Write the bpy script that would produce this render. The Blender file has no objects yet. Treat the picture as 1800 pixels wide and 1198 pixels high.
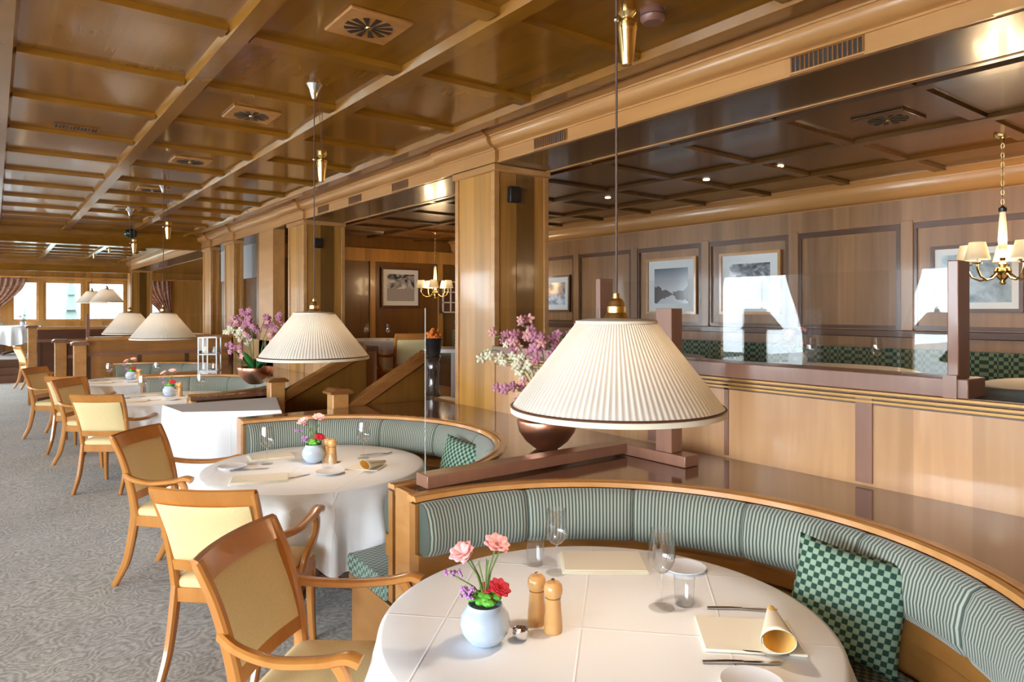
import bpy, bmesh, math, random
from math import sin, cos, pi, radians, sqrt, atan2
from mathutils import Vector, Matrix
random.seed(7)
S = bpy.context.scene
COL = S.collection
# ------------------------------------------------------------------ camera
CAMZ = 1.662
cam = bpy.data.cameras.new('camera')
cam.sensor_width = 36.0
cam.lens = 1207.0 * 36.0 / 1800.0
cam.shift_y = -54.0 / 1800.0
cam.clip_start = 0.05
cam.clip_end = 2000
camo = bpy.data.objects.new('camera', cam)
COL.objects.link(camo)
camo.location = (0, 0, CAMZ)
camo.rotation_euler = (radians(90), 0, -radians(37.05))
S.camera = camo
# ------------------------------------------------------------------ colour, sky, daylight
S.view_settings.view_transform = 'Standard'
S.view_settings.look = 'None'
S.view_settings.gamma = 1
S.view_settings.use_curve_mapping = False
S.view_settings.exposure = 0.85
S.cycles.max_bounces = 10
S.cycles.diffuse_bounces = 5
S.cycles.glossy_bounces = 4
S.cycles.transparent_max_bounces = 16
S.cycles.transmission_bounces = 6
S.cycles.sample_clamp_indirect = 6.0
S.cycles.caustics_reflective = False
S.cycles.caustics_refractive = False
SKY = 16.0
w = bpy.data.worlds.new('sky')
S.world = w
w.use_nodes = True
bg = w.node_tree.nodes['Background']
bg.inputs['Color'].default_value = (0.80, 0.91, 1.0, 1)
bg.inputs['Strength'].default_value = SKY
WX = -5.1          # window wall on the left
FY = 23.5          # window wall at the far end
BY = -3.0          # wall behind the camera
LEFT_WIN = [(-2.8, -0.4), (-0.25, 2.1), (2.9, 4.74), (6.4, 8.2), (12.2, 14.0), (15.6, 17.4), (19.0, 22.4)]  # first two, out of view, widened to let in more daylight
FAR_WIN = [(-3.9, -2.9), (-2.7, -1.7), (-1.2, 0.2), (0.39, 1.02), (1.13, 2.08), (2.19, 3.17), (3.4, 4.3)]
WZ0, WZ1 = 0.50, 2.80
def portal(x, y, z, sx, sy, rot):
    l = bpy.data.lights.new('window_portal', 'AREA')
    l.shape = 'RECTANGLE'; l.size = sx; l.size_y = sy
    l.cycles.is_portal = True
    o = bpy.data.objects.new('window_portal', l)
    COL.objects.link(o); o.location = (x, y, z); o.rotation_euler = rot
for a, b in LEFT_WIN:
    portal(WX - 0.16, (a + b) / 2, (WZ0 + WZ1) / 2, WZ1 - WZ0, b - a, (0, radians(-90), 0))
portal(0.7, FY + 0.16, 1.95, 9.8, 1.3, (radians(-90), 0, 0))
def point(name, loc, power, col=(1, .62, .30), r=.03, parent=None):
    l = bpy.data.lights.new(name, 'POINT'); l.energy = power; l.color = col; l.shadow_soft_size = r
    o = bpy.data.objects.new(name, l); COL.objects.link(o); o.location = loc
    if parent: o.parent = parent
    return o
# ------------------------------------------------------------------ materials
def srgb(r, g, b):
    f = lambda c: (c / 255) / 12.92 if c / 255 <= .04045 else ((c / 255 + .055) / 1.055) ** 2.4
    return (f(r), f(g), f(b), 1)
class NT:
    def __init__(s, name):
        s.m = bpy.data.materials.new(name); s.m.use_nodes = True
        s.t = s.m.node_tree; s.n = s.t.nodes; s.p = s.n['Principled BSDF']; s.out = s.n['Material Output']
    def node(s, typ, **kw):
        n = s.n.new(typ)
        for k, v in kw.items():
            if k.startswith('i_'):
                key = k[2:]
                key = int(key) if key.isdigit() else key
                n.inputs[key].default_value = v
            else: setattr(n, k, v)
        return n
    def link(s, a, b): s.t.links.new(a, b)
    def math(s, op, a, b=None, c=None):
        n = s.n.new('ShaderNodeMath'); n.operation = op
        for i, v in enumerate((a, b, c)):
            if v is None: continue
            if isinstance(v, (int, float)): n.inputs[i].default_value = v
            else: s.link(v, n.inputs[i])
        return n.outputs[0]
    def mix(s, f, a, b, typ='MIX'):
        n = s.n.new('ShaderNodeMix'); n.data_type = 'RGBA'; n.blend_type = typ
        for sock, v in ((n.inputs[0], f), (n.inputs[6], a), (n.inputs[7], b)):
            if isinstance(v, (int, float, tuple)): sock.default_value = v
            else: s.link(v, sock)
        return n.outputs[2]
    def obj(s):
        return s.n.new('ShaderNodeTexCoord').outputs['Object']
    def sep(s, v):
        n = s.n.new('ShaderNodeSeparateXYZ'); s.link(v, n.inputs[0]); return n.outputs
    def noise(s, v, scale, detail=3, dist=0.0, mapscale=None):
        if mapscale:
            mp = s.n.new('ShaderNodeMapping'); mp.inputs['Scale'].default_value = mapscale
            s.link(v, mp.inputs[0]); v = mp.outputs[0]
        n = s.n.new('ShaderNodeTexNoise'); n.inputs['Scale'].default_value = scale
        n.inputs['Detail'].default_value = detail; n.inputs['Distortion'].default_value = dist
        s.link(v, n.inputs['Vector']); return n.outputs['Fac']
    def ramp(s, f, stops):
        n = s.n.new('ShaderNodeValToRGB'); e = n.color_ramp.elements
        while len(e) < len(stops): e.new(.5)
        for el, (p, c) in zip(e, stops): el.position = p; el.color = c
        s.link(f, n.inputs[0]); return n.outputs[0]
    def bump(s, h, strength=.3, dist=.002):
        n = s.n.new('ShaderNodeBump'); n.inputs['Strength'].default_value = strength
        n.inputs['Distance'].default_value = dist; s.link(h, n.inputs['Height'])
        s.link(n.outputs[0], s.p.inputs['Normal'])
def plain(name, col, rough=.5, metal=0, **kw):
    t = NT(name); t.p.inputs['Base Color'].default_value = col
    t.p.inputs['Roughness'].default_value = rough; t.p.inputs['Metallic'].default_value = metal
    for k, v in kw.items(): t.p.inputs[k.replace('_', ' ')].default_value = v
    return t.m
def wood(name, ca, cb, grain=(1, 1, .06), bdir=None, bw=.16, rough=.35, vary=.12, coat=0.0):
    """veneered wood: stretched grain, board-to-board variation along bdir"""
    t = NT(name); v = t.obj()
    f = t.noise(v, 14, 5, .6, grain)
    f2 = t.noise(v, 2.2, 3, 1.5, (grain[0] * .6 + .1, grain[1] * .6 + .1, grain[2] * .6 + .1))
    f = t.math('ADD', t.math('MULTIPLY', f, .6), t.math('MULTIPLY', f2, .4))
    c = t.ramp(f, [(.34, ca), (.66, cb)])
    if bdir:
        x, y, z = t.sep(v)
        d = t.math('ADD', t.math('ADD', t.math('MULTIPLY', x, bdir[0]), t.math('MULTIPLY', y, bdir[1])), t.math('MULTIPLY', z, bdir[2]))
        fl = t.math('FLOOR', t.math('DIVIDE', d, bw))
        wn = t.n.new('ShaderNodeTexWhiteNoise'); wn.noise_dimensions = '1D'; t.link(fl, wn.inputs['W'])
        g = t.math('ADD', t.math('MULTIPLY', wn.outputs['Value'], vary * 2), 1 - vary)
        cc = t.n.new('ShaderNodeCombineColor')
        for i in range(3): t.link(g, cc.inputs[i])
        c = t.mix(1.0, c, cc.outputs[0], 'MULTIPLY')
    t.link(c, t.p.inputs['Base Color'])
    t.p.inputs['Roughness'].default_value = rough
    t.p.inputs['Coat Weight'].default_value = coat
    t.p.inputs['Coat Roughness'].default_value = .08
    return t.m
M = {}
WA, WB = (.43, .205, .062, 1), (.60, .32, .115, 1)
M['wall_wood'] = wood('honey veneer', (.37, .165, .030, 1), (.53, .26, .058, 1), (1, 1, .05), (1, 1, 0), .135, .32, .17, .25)
M['trim_wood'] = wood('honey moulding', (.44, .21, .07, 1), (.56, .29, .10, 1), (1, .05, 1), None, rough=.28, coat=.3)
M['ceil_wood'] = wood('ceiling veneer', (.225, .090, .006, 1), (.295, .122, .009, 1), (1, .08, 1), (1, 0, 0), .22, .20, .09, .5)
M['beam_wood'] = wood('ceiling beam', (.24, .097, .008, 1), (.31, .132, .013, 1), (.3, .3, 1), None, rough=.22, coat=.5)
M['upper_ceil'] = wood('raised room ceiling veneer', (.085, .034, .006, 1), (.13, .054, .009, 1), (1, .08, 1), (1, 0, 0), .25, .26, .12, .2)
M['fascia'] = wood('fascia veneer', (.44, .21, .068, 1), (.56, .285, .10, 1), (1, .05, .6), (0, 1, 0), .9, .32, .05, .2)
M['panel_pale'] = wood('pale polished panel', (.52, .27, .12, 1), (.68, .39, .19, 1), (1, 1, .10), (1, 1, 0), .21, .22, .13, .5)
M['back_wall'] = wood('back wall veneer', (.24, .115, .045, 1), (.35, .18, .078, 1), (1, 1, .08), (1, 1, 0), .15, .35, .17, .15)
M['dark_strip'] = wood('dark wood strip', (.085, .034, .015, 1), (.13, .052, .022, 1), (1, .1, 1), None, rough=.35, coat=.2)
M['rose_wood'] = wood('rose brown rail', (.23, .105, .065, 1), (.30, .14, .085, 1), (1, 1, .1), None, rough=.3, coat=.3)
M['ledge'] = wood('polished brown ledge', (.13, .055, .026, 1), (.19, .08, .038, 1), (1, .06, 1), None, rough=.13, coat=.6)
M['rail_wood'] = wood('orange rail wood', (.45, .20, .055, 1), (.60, .30, .10, 1), (.5, .5, 1), None, rough=.25, coat=.4)
M['band_wood'] = wood('seat band wood', (.30, .125, .03, 1), (.40, .18, .045, 1), (.4, .4, 1), None, rough=.3, coat=.3)
M['stair_wood'] = wood('stair panel wood', (.14, .055, .008, 1), (.20, .085, .013, 1), (1, 1, .08), (1, 0, 0), .18, .3, .1, .2)
M['stair_rail'] = wood('handrail wood', (.20, .075, .018, 1), (.30, .12, .03, 1), (.08, 1, 1), None, rough=.22, coat=.5)
M['chair_wood'] = wood('beech chair wood', (.46, .175, .035, 1), (.56, .235, .055, 1), (1, 1, .15), None, rough=.28, coat=.4)
M['far_wood'] = wood('far partition wood', (.30, .125, .03, 1), (.42, .19, .05, 1), (.1, 1, 1), (1, 0, 0), .3, .35, .1, .15)
M['dark_wood'] = wood('dark parapet wood', (.085, .03, .015, 1), (.13, .05, .025, 1), (.1, 1, 1), None, rough=.35, coat=.2)
M['grey_frieze'] = plain('pale grey frieze', (.50, .50, .53, 1), .3)
M['brass'] = plain('polished brass', (.83, .62, .28, 1), .16, 1)
M['old_brass'] = plain('satin brass', (.72, .50, .20, 1), .3, 1)
M['steel'] = plain('cutlery steel', (.55, .53, .52, 1), .18, 1)
M['chrome'] = plain('chrome', (.75, .75, .77, 1), .1, 1)
M['copper'] = plain('beaten copper', (.62, .30, .20, 1), .3, 1)
M['black'] = plain('black', (.012, .012, .014, 1), .35)
M['black_gloss'] = plain('black gloss', (.012, .010, .014, 1), .08, 0, Coat_Weight=1.0)
M['cord'] = plain('brown cord', (.10, .05, .035, 1), .6)
M['porcelain'] = plain('pale blue porcelain', (.46, .55, .67, 1), .18, 0, Coat_Weight=.5)
M['white_china'] = plain('white china', (.80, .80, .82, 1), .15)
M['mill'] = wood('olive mill wood', (.55, .28, .09, 1), (.70, .40, .15, 1), (1, 1, .1), None, rough=.3, coat=.3)
M['napkin'] = plain('cream napkin', (.82, .75, .61, 1), .9)
M['napkin_yellow'] = plain('yellow napkin lining', (.85, .55, .16, 1), .8)
M['leaf'] = plain('leaf green', (.035, .16, .035, 1), .4)
M['leaf_bright'] = plain('fresh green', (.13, .42, .04, 1), .6)
M['stem'] = plain('flower stem', (.13, .22, .05, 1), .6)
M['pink'] = plain('orchid pink', (.56, .22, .32, 1), .6)
M['pale_pink'] = plain('pale pink petal', (.85, .42, .40, 1), .6)
M['white_petal'] = plain('creamy orchid petal', (.78, .72, .52, 1), .6)
M['red'] = plain('red petal', (.55, .01, .03, 1), .6)
M['lilac'] = plain('lilac petal', (.48, .22, .50, 1), .7)
M['orange'] = plain('orange petal', (.85, .22, .03, 1), .7)
M['cream'] = plain('cream linen', (.78, .70, .55, 1), .9)
M['vent_dark'] = plain('vent slot dark', (.03, .02, .015, 1), .5)
M['bulb'] = NT('lit bulb').m
_b = M['bulb'].node_tree.nodes['Principled BSDF']
_b.inputs['Emission Color'].default_value = (1, .76, .48, 1); _b.inputs['Emission Strength'].default_value = 5
M['downlight'] = NT('lit downlight').m
_b = M['downlight'].node_tree.nodes['Principled BSDF']
_b.inputs['Emission Color'].default_value = (1, .85, .6, 1); _b.inputs['Emission Strength'].default_value = 2
def cloth_mat():
    t = NT('white damask cloth'); v = t.obj(); x, y, z = t.sep(v)
    t.p.inputs['Roughness'].default_value = .75
    t.p.inputs['Base Color'].default_value = (.90, .905, .91, 1)
    def fold(c, off, per):
        q = t.math('ABSOLUTE', t.math('SUBTRACT', t.math('FRACT', t.math('ADD', t.math('DIVIDE', c, per), off)), .5))
        return t.math('MAXIMUM', t.math('SUBTRACT', 1.0, t.math('MULTIPLY', q, 90)), 0)
    u = t.math('ADD', t.math('MULTIPLY', x, .72), t.math('MULTIPLY', y, .69))
    vv = t.math('SUBTRACT', t.math('MULTIPLY', y, .72), t.math('MULTIPLY', x, .69))
    h = t.math('MAXIMUM', fold(u, .62, .46), fold(vv, .35, .40))
    n = t.noise(v, 3.2, 2)
    t.bump(t.math('ADD', h, t.math('MULTIPLY', n, 2.0)), .35, .005)
    return t.m
M['cloth'] = cloth_mat()
def glass(name, tint=(1, 1, 1, 1), ior=1.45, rough=.0, scale=1.0):
    t = NT(name); t.n.remove(t.p)
    tr = t.node('ShaderNodeBsdfTransparent', i_Color=tint)
    gl = t.node('ShaderNodeBsdfGlossy', i_Roughness=rough)
    lw = t.node('ShaderNodeLayerWeight', i_Blend=.5)
    mx = t.node('ShaderNodeMixShader')
    f0 = ((ior - 1) / (ior + 1)) ** 2
    fr = t.math('ADD', t.math('MULTIPLY', t.math('POWER', lw.outputs['Facing'], 5.0), 1 - f0), f0)
    t.link(t.math('MULTIPLY', fr, scale), mx.inputs[0])
    t.link(tr.outputs[0], mx.inputs[1]); t.link(gl.outputs[0], mx.inputs[2])
    t.link(mx.outputs[0], t.out.inputs['Surface'])
    return t.m
M['pane'] = glass('clear window pane', (.97, .98, .98, 1), 1.3)
M['screen'] = glass('clear screen glass', (.98, .98, .975, 1), 1.38, 0, 1.0)
M['bowl'] = glass('wine glass bowl', (.95, .955, .96, 1), 1.6, .03, 1.9)
M['wine'] = glass('wine glass', (.97, .975, .98, 1), 1.6, .02, 1.1)
def shade_mat():
    t = NT('pleated ivory shade'); t.n.remove(t.p)
    v = t.obj(); x, y, z = t.sep(v)
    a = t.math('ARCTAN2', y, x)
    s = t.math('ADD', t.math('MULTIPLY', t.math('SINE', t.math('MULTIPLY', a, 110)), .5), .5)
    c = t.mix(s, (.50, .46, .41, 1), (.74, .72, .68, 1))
    d = t.node('ShaderNodeBsdfDiffuse'); tl = t.node('ShaderNodeBsdfTranslucent')
    t.link(c, d.inputs[0]); tl.inputs[0].default_value = (.9, .76, .56, 1)
    mx = t.node('ShaderNodeMixShader', i_0=.10)
    t.link(d.outputs[0], mx.inputs[1]); t.link(tl.outputs[0], mx.inputs[2])
    bp = t.node('ShaderNodeBump', i_Strength=.6, i_Distance=.004); t.link(s, bp.inputs['Height'])
    t.link(bp.outputs[0], d.inputs['Normal'])
    t.link(mx.outputs[0], t.out.inputs['Surface'])
    return t.m
M['shade'] = shade_mat()
def stripes_mat():
    t = NT('sage green striped fabric'); v = t.obj(); x, y, z = t.sep(v)
    a = t.math('ARCTAN2', y, x)
    s = t.math('SINE', t.math('MULTIPLY', a, 2 * pi / .0148))
    f = t.math('ADD', t.math('MULTIPLY', t.math('MULTIPLY', s, 2.2), .5), .5)
    cl = t.node('ShaderNodeClamp'); t.link(f, cl.inputs[0])
    c = t.mix(cl.outputs[0], (.062, .082, .062, 1), (.35, .375, .315, 1))
    t.link(c, t.p.inputs['Base Color']); t.p.inputs['Roughness'].default_value = .85
    t.p.inputs['Sheen Weight'].default_value = .3
    return t.m
M['stripes'] = stripes_mat()
def check_mat():
    t = NT('green chequered fabric'); v = t.obj()
    ck = t.node('ShaderNodeTexChecker', i_Scale=1 / .0175, i_Color1=(.010, .040, .026, 1), i_Color2=(.20, .28, .21, 1))
    mp = t.node('ShaderNodeMapping'); mp.inputs['Rotation'].default_value = (0, 0, .35)
    mp.inputs['Location'].default_value = (.003, .003, .0031)
    t.link(v, mp.inputs[0]); t.link(mp.outputs[0], ck.inputs['Vector'])
    t.link(ck.outputs[0], t.p.inputs['Base Color']); t.p.inputs['Roughness'].default_value = .85
    t.p.inputs['Sheen Weight'].default_value = .3
    return t.m
M['check'] = check_mat()
M['bench_check'] = M['check'].copy(); [setattr(n_.inputs['Scale'], 'default_value', 1 / .03) or setattr(n_.inputs['Color2'], 'default_value', (.17, .21, .12, 1)) for n_ in M['bench_check'].node_tree.nodes if n_.type == 'TEX_CHECKER']
def pillow_mat():
    t = NT('green chequered pillow fabric'); v = t.obj(); x, y, z = t.sep(v)
    P = pi / .0175
    s = t.math('MULTIPLY', t.math('SINE', t.math('MULTIPLY', x, P)), t.math('SINE', t.math('MULTIPLY', z, P)))
    cl = t.node('ShaderNodeClamp'); t.link(t.math('ADD', t.math('MULTIPLY', s, 4), .5), cl.inputs[0])
    c = t.mix(cl.outputs[0], (.010, .050, .032, 1), (.25, .355, .26, 1))
    t.link(c, t.p.inputs['Base Color']); t.p.inputs['Roughness'].default_value = .85
    return t.m
M['pillow'] = pillow_mat()
def uph_mat():
    t = NT('cream upholstery'); v = t.obj()
    ck = t.noise(v, 160, 1)
    c = t.mix(ck, (.72, .54, .25, 1), (.85, .68, .36, 1))
    t.link(c, t.p.inputs['Base Color']); t.p.inputs['Roughness'].default_value = .8
    return t.m
M['uph'] = uph_mat()
def carpet_mat():
    t = NT('patterned grey carpet'); v = t.obj()
    vo = t.node('ShaderNodeTexVoronoi', i_Scale=5.5); vo.feature = 'F1'
    nz = t.n.new('ShaderNodeTexNoise'); nz.inputs['Scale'].default_value = 3
    t.link(v, nz.inputs['Vector'])
    vm = t.node('ShaderNodeVectorMath', operation='MULTIPLY_ADD'); vm.inputs[1].default_value = (.25, .25, .25)
    t.link(nz.outputs['Color'], vm.inputs[0]); t.link(v, vm.inputs[2]); t.link(vm.outputs[0], vo.inputs['Vector'])
    ring = t.math('SINE', t.math('MULTIPLY', vo.outputs['Distance'], 44))
    n = t.noise(v, 34, 4, 1.0); n2 = t.noise(v, 220, 2); n3 = t.noise(v, 1.3, 2)
    f = t.math('ADD', t.math('MULTIPLY', ring, .065), t.math('ADD', t.math('MULTIPLY', n, .50), t.math('ADD', t.math('MULTIPLY', n2, .40), t.math('MULTIPLY', n3, .15))))
    c = t.ramp(f, [(.38, (.29, .28, .25, 1)), (.52, (.46, .45, .415, 1)), (.68, (.66, .65, .61, 1))])
    t.link(c, t.p.inputs['Base Color']); t.p.inputs['Roughness'].default_value = .95
    t.bump(n2, .5, .004)
    return t.m
M['carpet'] = carpet_mat()
def curtain_mat():
    t = NT('patterned rust curtain'); t.n.remove(t.p); v = t.obj()
    n = t.noise(v, 9, 3, 1)
    c = t.ramp(n, [(.42, (.52, .33, .24, 1)), (.5, (.34, .15, .09, 1)), (.58, (.50, .32, .24, 1))])
    d = t.node('ShaderNodeBsdfDiffuse'); tl = t.node('ShaderNodeBsdfTranslucent'); mx = t.node('ShaderNodeMixShader', i_0=.25)
    t.link(c, d.inputs[0]); t.link(c, tl.inputs[0])
    t.link(d.outputs[0], mx.inputs[1]); t.link(tl.outputs[0], mx.inputs[2]); t.link(mx.outputs[0], t.out.inputs['Surface'])
    return t.m
M['curtain'] = curtain_mat()
def sheer_mat():
    t = NT('white sheer curtain'); t.n.remove(t.p)
    d = t.node('ShaderNodeBsdfDiffuse', i_Color=(.85, .85, .85, 1)); tl = t.node('ShaderNodeBsdfTranslucent', i_Color=(.85, .85, .85, 1))
    mx = t.node('ShaderNodeMixShader', i_0=.5)
    t.link(d.outputs[0], mx.inputs[1]); t.link(tl.outputs[0], mx.inputs[2]); t.link(mx.outputs[0], t.out.inputs['Surface'])
    return t.m
M['sheer'] = sheer_mat()
def print_mat(name, kind):
    """generic mountain photographs, in the print's own generated coordinates (x across, z up)"""
    t = NT(name); g = t.n.new('ShaderNodeTexCoord').outputs['Generated']; x, y, z = t.sep(g)
    n = t.noise(g, 5, 6, .5); nb = t.noise(g, 2.5, 5, 1.2)
    y1 = y
    if kind == 'lake':
        sky = t.ramp(z, [(.35, (.55, .57, .60, 1)), (1.0, (.13, .16, .19, 1))])
        d = t.math('ABSOLUTE', t.math('SUBTRACT', z, .26))
        sl = t.math('ADD', t.math('MULTIPLY', t.math('ABSOLUTE', t.math('SUBTRACT', y1, .45)), .42), t.math('MULTIPLY', t.math('SUBTRACT', n, .45), .35))
        m = t.math('LESS_THAN', d, sl)
        c = t.mix(m, sky, (.09, .09, .10, 1))
    elif kind == 'peak':
        c = t.ramp(t.math('ADD', t.math('MULTIPLY', nb, .8), t.math('MULTIPLY', n, .3)), [(.42, (.05, .055, .065, 1)), (.55, (.22, .23, .25, 1)), (.68, (.75, .76, .78, 1))])
    elif kind == 'snow':
        top = t.ramp(nb, [(.42, (.06, .06, .07, 1)), (.62, (.7, .7, .72, 1))])
        m = t.math('LESS_THAN', z, t.math('ADD', .42, t.math('MULTIPLY', n, .08)))
        c = t.mix(m, top, (.36, .34, .34, 1))
    elif kind == 'glacier':
        c = t.ramp(t.math('ADD', t.math('MULTIPLY', nb, .7), t.math('MULTIPLY', n, .3)), [(.40, (.22, .30, .36, 1)), (.60, (.48, .58, .66, 1))])
    else:
        top = t.ramp(nb, [(.4, (.12, .16, .24, 1)), (.55, (.45, .28, .20, 1)), (.65, (.45, .50, .55, 1))])
        m = t.math('LESS_THAN', z, .45); low = t.ramp(n, [(.4, (.25, .32, .42, 1)), (.6, (.75, .78, .82, 1))])
        c = t.mix(m, top, low)
    t.link(c, t.p.inputs['Base Color']); t.p.inputs['Roughness'].default_value = .12
    return t.m
# ------------------------------------------------------------------ mesh builder
class MB:
    def __init__(s): s.v = []; s.f = []
    def add(s, vs, fs):
        o = len(s.v); s.v += [tuple(p) for p in vs]; s.f += [tuple(i + o for i in f) for f in fs]; return s
    def box(s, x0, x1, y0, y1, z0, z1):
        return s.add([(x0, y0, z0), (x1, y0, z0), (x1, y1, z0), (x0, y1, z0), (x0, y0, z1), (x1, y0, z1), (x1, y1, z1), (x0, y1, z1)],
                     [(0, 3, 2, 1), (4, 5, 6, 7), (0, 1, 5, 4), (1, 2, 6, 5), (2, 3, 7, 6), (3, 0, 4, 7)])
    def prism(s, poly, axis, a, b):
        """closed 2D polygon extruded along an axis; poly coords are the two other axes in xyz order"""
        def P(q, t):
            return {'x': (t, q[0], q[1]), 'y': (q[0], t, q[1]), 'z': (q[0], q[1], t)}[axis]
        n = len(poly)
        vs = [P(q, a) for q in poly] + [P(q, b) for q in poly]
        fs = [tuple(range(n)), tuple(range(2 * n - 1, n - 1, -1))] + [(i, (i + 1) % n, n + (i + 1) % n, n + i) for i in range(n)]
        return s.add(vs, fs)
    def lathe(s, prof, n=32, c=(0, 0, 0), closed=False):
        vs = []; fs = []
        m = len(prof)
        for i in range(n):
            a = 2 * pi * i / n
            for r, z in prof: vs.append((c[0] + r * cos(a), c[1] + r * sin(a), c[2] + z))
        for i in range(n):
            j = (i + 1) % n
            for k in range(m - 1 if not closed else m):
                k2 = (k + 1) % m
                fs.append((i * m + k, j * m + k, j * m + k2, i * m + k2))
        return s.add(vs, fs)
    def arc(s, prof, a0, a1, n=48):
        """closed profile (r,z) turned about the origin from a0 to a1 with end caps"""
        m = len(prof); vs = []; fs = []
        for i in range(n + 1):
            a = a0 + (a1 - a0) * i / n
            vs += [(r * cos(a), r * sin(a), z) for r, z in prof]
        for i in range(n):
            for k in range(m):
                k2 = (k + 1) % m
                fs.append((i * m + k, (i + 1) * m + k, (i + 1) * m + k2, i * m + k2))
        fs.append(tuple(range(m))); fs.append(tuple(n * m + k for k in range(m - 1, -1, -1)))
        return s.add(vs, fs)
    def tube(s, pts, r, n=8):
        pts = [Vector(p) for p in pts]; m = len(pts)
        rs = r if isinstance(r, (list, tuple)) else [r] * m
        vs = []; fs = []; up = None
        for i, p in enumerate(pts):
            t = (pts[min(i + 1, m - 1)] - pts[max(i - 1, 0)]).normalized()
            if up is None:
                up = Vector((0, 0, 1)) if abs(t.z) < .9 else Vector((1, 0, 0))
            a = (up - t * up.dot(t)).normalized(); b = t.cross(a); up = a
            for k in range(n):
                q = 2 * pi * k / n
                vs.append(p + (a * cos(q) + b * sin(q)) * rs[i])
        for i in range(m - 1):
            for k in range(n):
                fs.append((i * n + k, i * n + (k + 1) % n, (i + 1) * n + (k + 1) % n, (i + 1) * n + k))
        fs.append(tuple(range(n - 1, -1, -1))); fs.append(tuple((m - 1) * n + k for k in range(n)))
        return s.add(vs, fs)
    def beam(s, pts, ws, hs, side=(1, 0, 0)):
        """rectangular section (w along side, h across) swept along smoothed points"""
        m = len(pts)
        if not isinstance(ws, (list, tuple)): ws = [ws] * m
        if not isinstance(hs, (list, tuple)): hs = [hs] * m
        P, W, H = [], [], []
        N = 6 if m > 2 else 1
        V = [Vector(p) for p in pts]
        for i in range(m - 1):
            p0 = V[max(i - 1, 0)]; p1 = V[i]; p2 = V[i + 1]; p3 = V[min(i + 2, m - 1)]
            for k in range(N):
                t = k / N
                P.append(.5 * ((2 * p1) + (p2 - p0) * t + (2 * p0 - 5 * p1 + 4 * p2 - p3) * t * t + (3 * p1 - p0 - 3 * p2 + p3) * t ** 3))
                W.append(ws[i] * (1 - t) + ws[i + 1] * t); H.append(hs[i] * (1 - t) + hs[i + 1] * t)
        P.append(V[-1]); W.append(ws[-1]); H.append(hs[-1])
        vs = []; fs = []; sd = Vector(side)
        n = len(P)
        for i, p in enumerate(P):
            t = (P[min(i + 1, n - 1)] - P[max(i - 1, 0)]).normalized()
            a = (sd - t * sd.dot(t)).normalized(); b = t.cross(a)
            cc = .22
            for (x, y) in ((-.5, -.5 + cc), (-.5 + cc, -.5), (.5 - cc, -.5), (.5, -.5 + cc), (.5, .5 - cc), (.5 - cc, .5), (-.5 + cc, .5), (-.5, .5 - cc)):
                vs.append(p + a * x * W[i] + b * y * H[i])
        for i in range(n - 1):
            for k in range(8):
                fs.append((i * 8 + k, i * 8 + (k + 1) % 8, (i + 1) * 8 + (k + 1) % 8, (i + 1) * 8 + k))
        fs.append(tuple(range(7, -1, -1))); fs.append(tuple((n - 1) * 8 + k for k in range(8)))
        return s.add(vs, fs)
    def sphere(s, c, r, n=12, m=8, sc=(1, 1, 1)):
        vs = []; fs = []
        for j in range(m + 1):
            ph = pi * j / m
            for i in range(n):
                a = 2 * pi * i / n
                rr = max(sin(ph), .001)
                vs.append((c[0] + r * sc[0] * rr * cos(a), c[1] + r * sc[1] * rr * sin(a), c[2] + r * sc[2] * cos(ph)))
        for j in range(m):
            for i in range(n):
                fs.append((j * n + i, (j + 1) * n + i, (j + 1) * n + (i + 1) % n, j * n + (i + 1) % n))
        return s.add(vs, fs)
    def build(s, name, mat, parent=None, loc=(0, 0, 0), rot=(0, 0, 0), bevel=0, sharp=35, thick=0):
        me = bpy.data.meshes.new(name)
        me.from_pydata(s.v, [], s.f)
        bm = bmesh.new(); bm.from_mesh(me)
        bmesh.ops.remove_doubles(bm, verts=bm.verts, dist=1e-5)
        bmesh.ops.recalc_face_normals(bm, faces=bm.faces)
        bm.to_mesh(me); bm.free()
        for p in me.polygons: p.use_smooth = True
        me.set_sharp_from_angle(angle=radians(sharp))
        me.materials.append(M[mat] if isinstance(mat, str) else mat)
        o = bpy.data.objects.new(name, me); COL.objects.link(o)
        o.location = loc; o.rotation_euler = rot
        if parent: o.parent = parent
        if thick:
            md = o.modifiers.new('solid', 'SOLIDIFY'); md.thickness = thick
        if bevel:
            b = o.modifiers.new('bevel', 'BEVEL'); b.width = bevel; b.segments = 2; b.limit_method = 'ANGLE'; b.angle_limit = radians(40)
        return o
def tag(o, label, cat, group=None, kind=None):
    o['label'] = label; o['category'] = cat
    if group: o['group'] = group
    if kind: o['kind'] = kind
    return o
def thing(name, label, cat, loc=(0, 0, 0), rz=0, group=None):
    o = bpy.data.objects.new(name, None); COL.objects.link(o)
    o.location = loc; o.rotation_euler = (0, 0, rz); o.empty_display_size = .1
    return tag(o, label, cat, group)
def struct(o, label=None):
    o['kind'] = 'structure'
    if label: o['label'] = label
    return o
KIDS = {}
def kids(o): return [c for c in bpy.data.objects if c.parent == o]
def dup(root, loc, rz=None, label=None, group=None, scale=None):
    def cp(o, par):
        c = o.copy(); COL.objects.link(c)
        if par: c.parent = par
        for k in kids(o): cp(k, c)
        return c
    r = cp(root, None); r.location = loc
    if rz is not None: r.rotation_euler = (0, 0, rz)
    if scale: r.scale = (scale,) * 3
    if label: r['label'] = label
    if group: r['group'] = group
    return r
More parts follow.
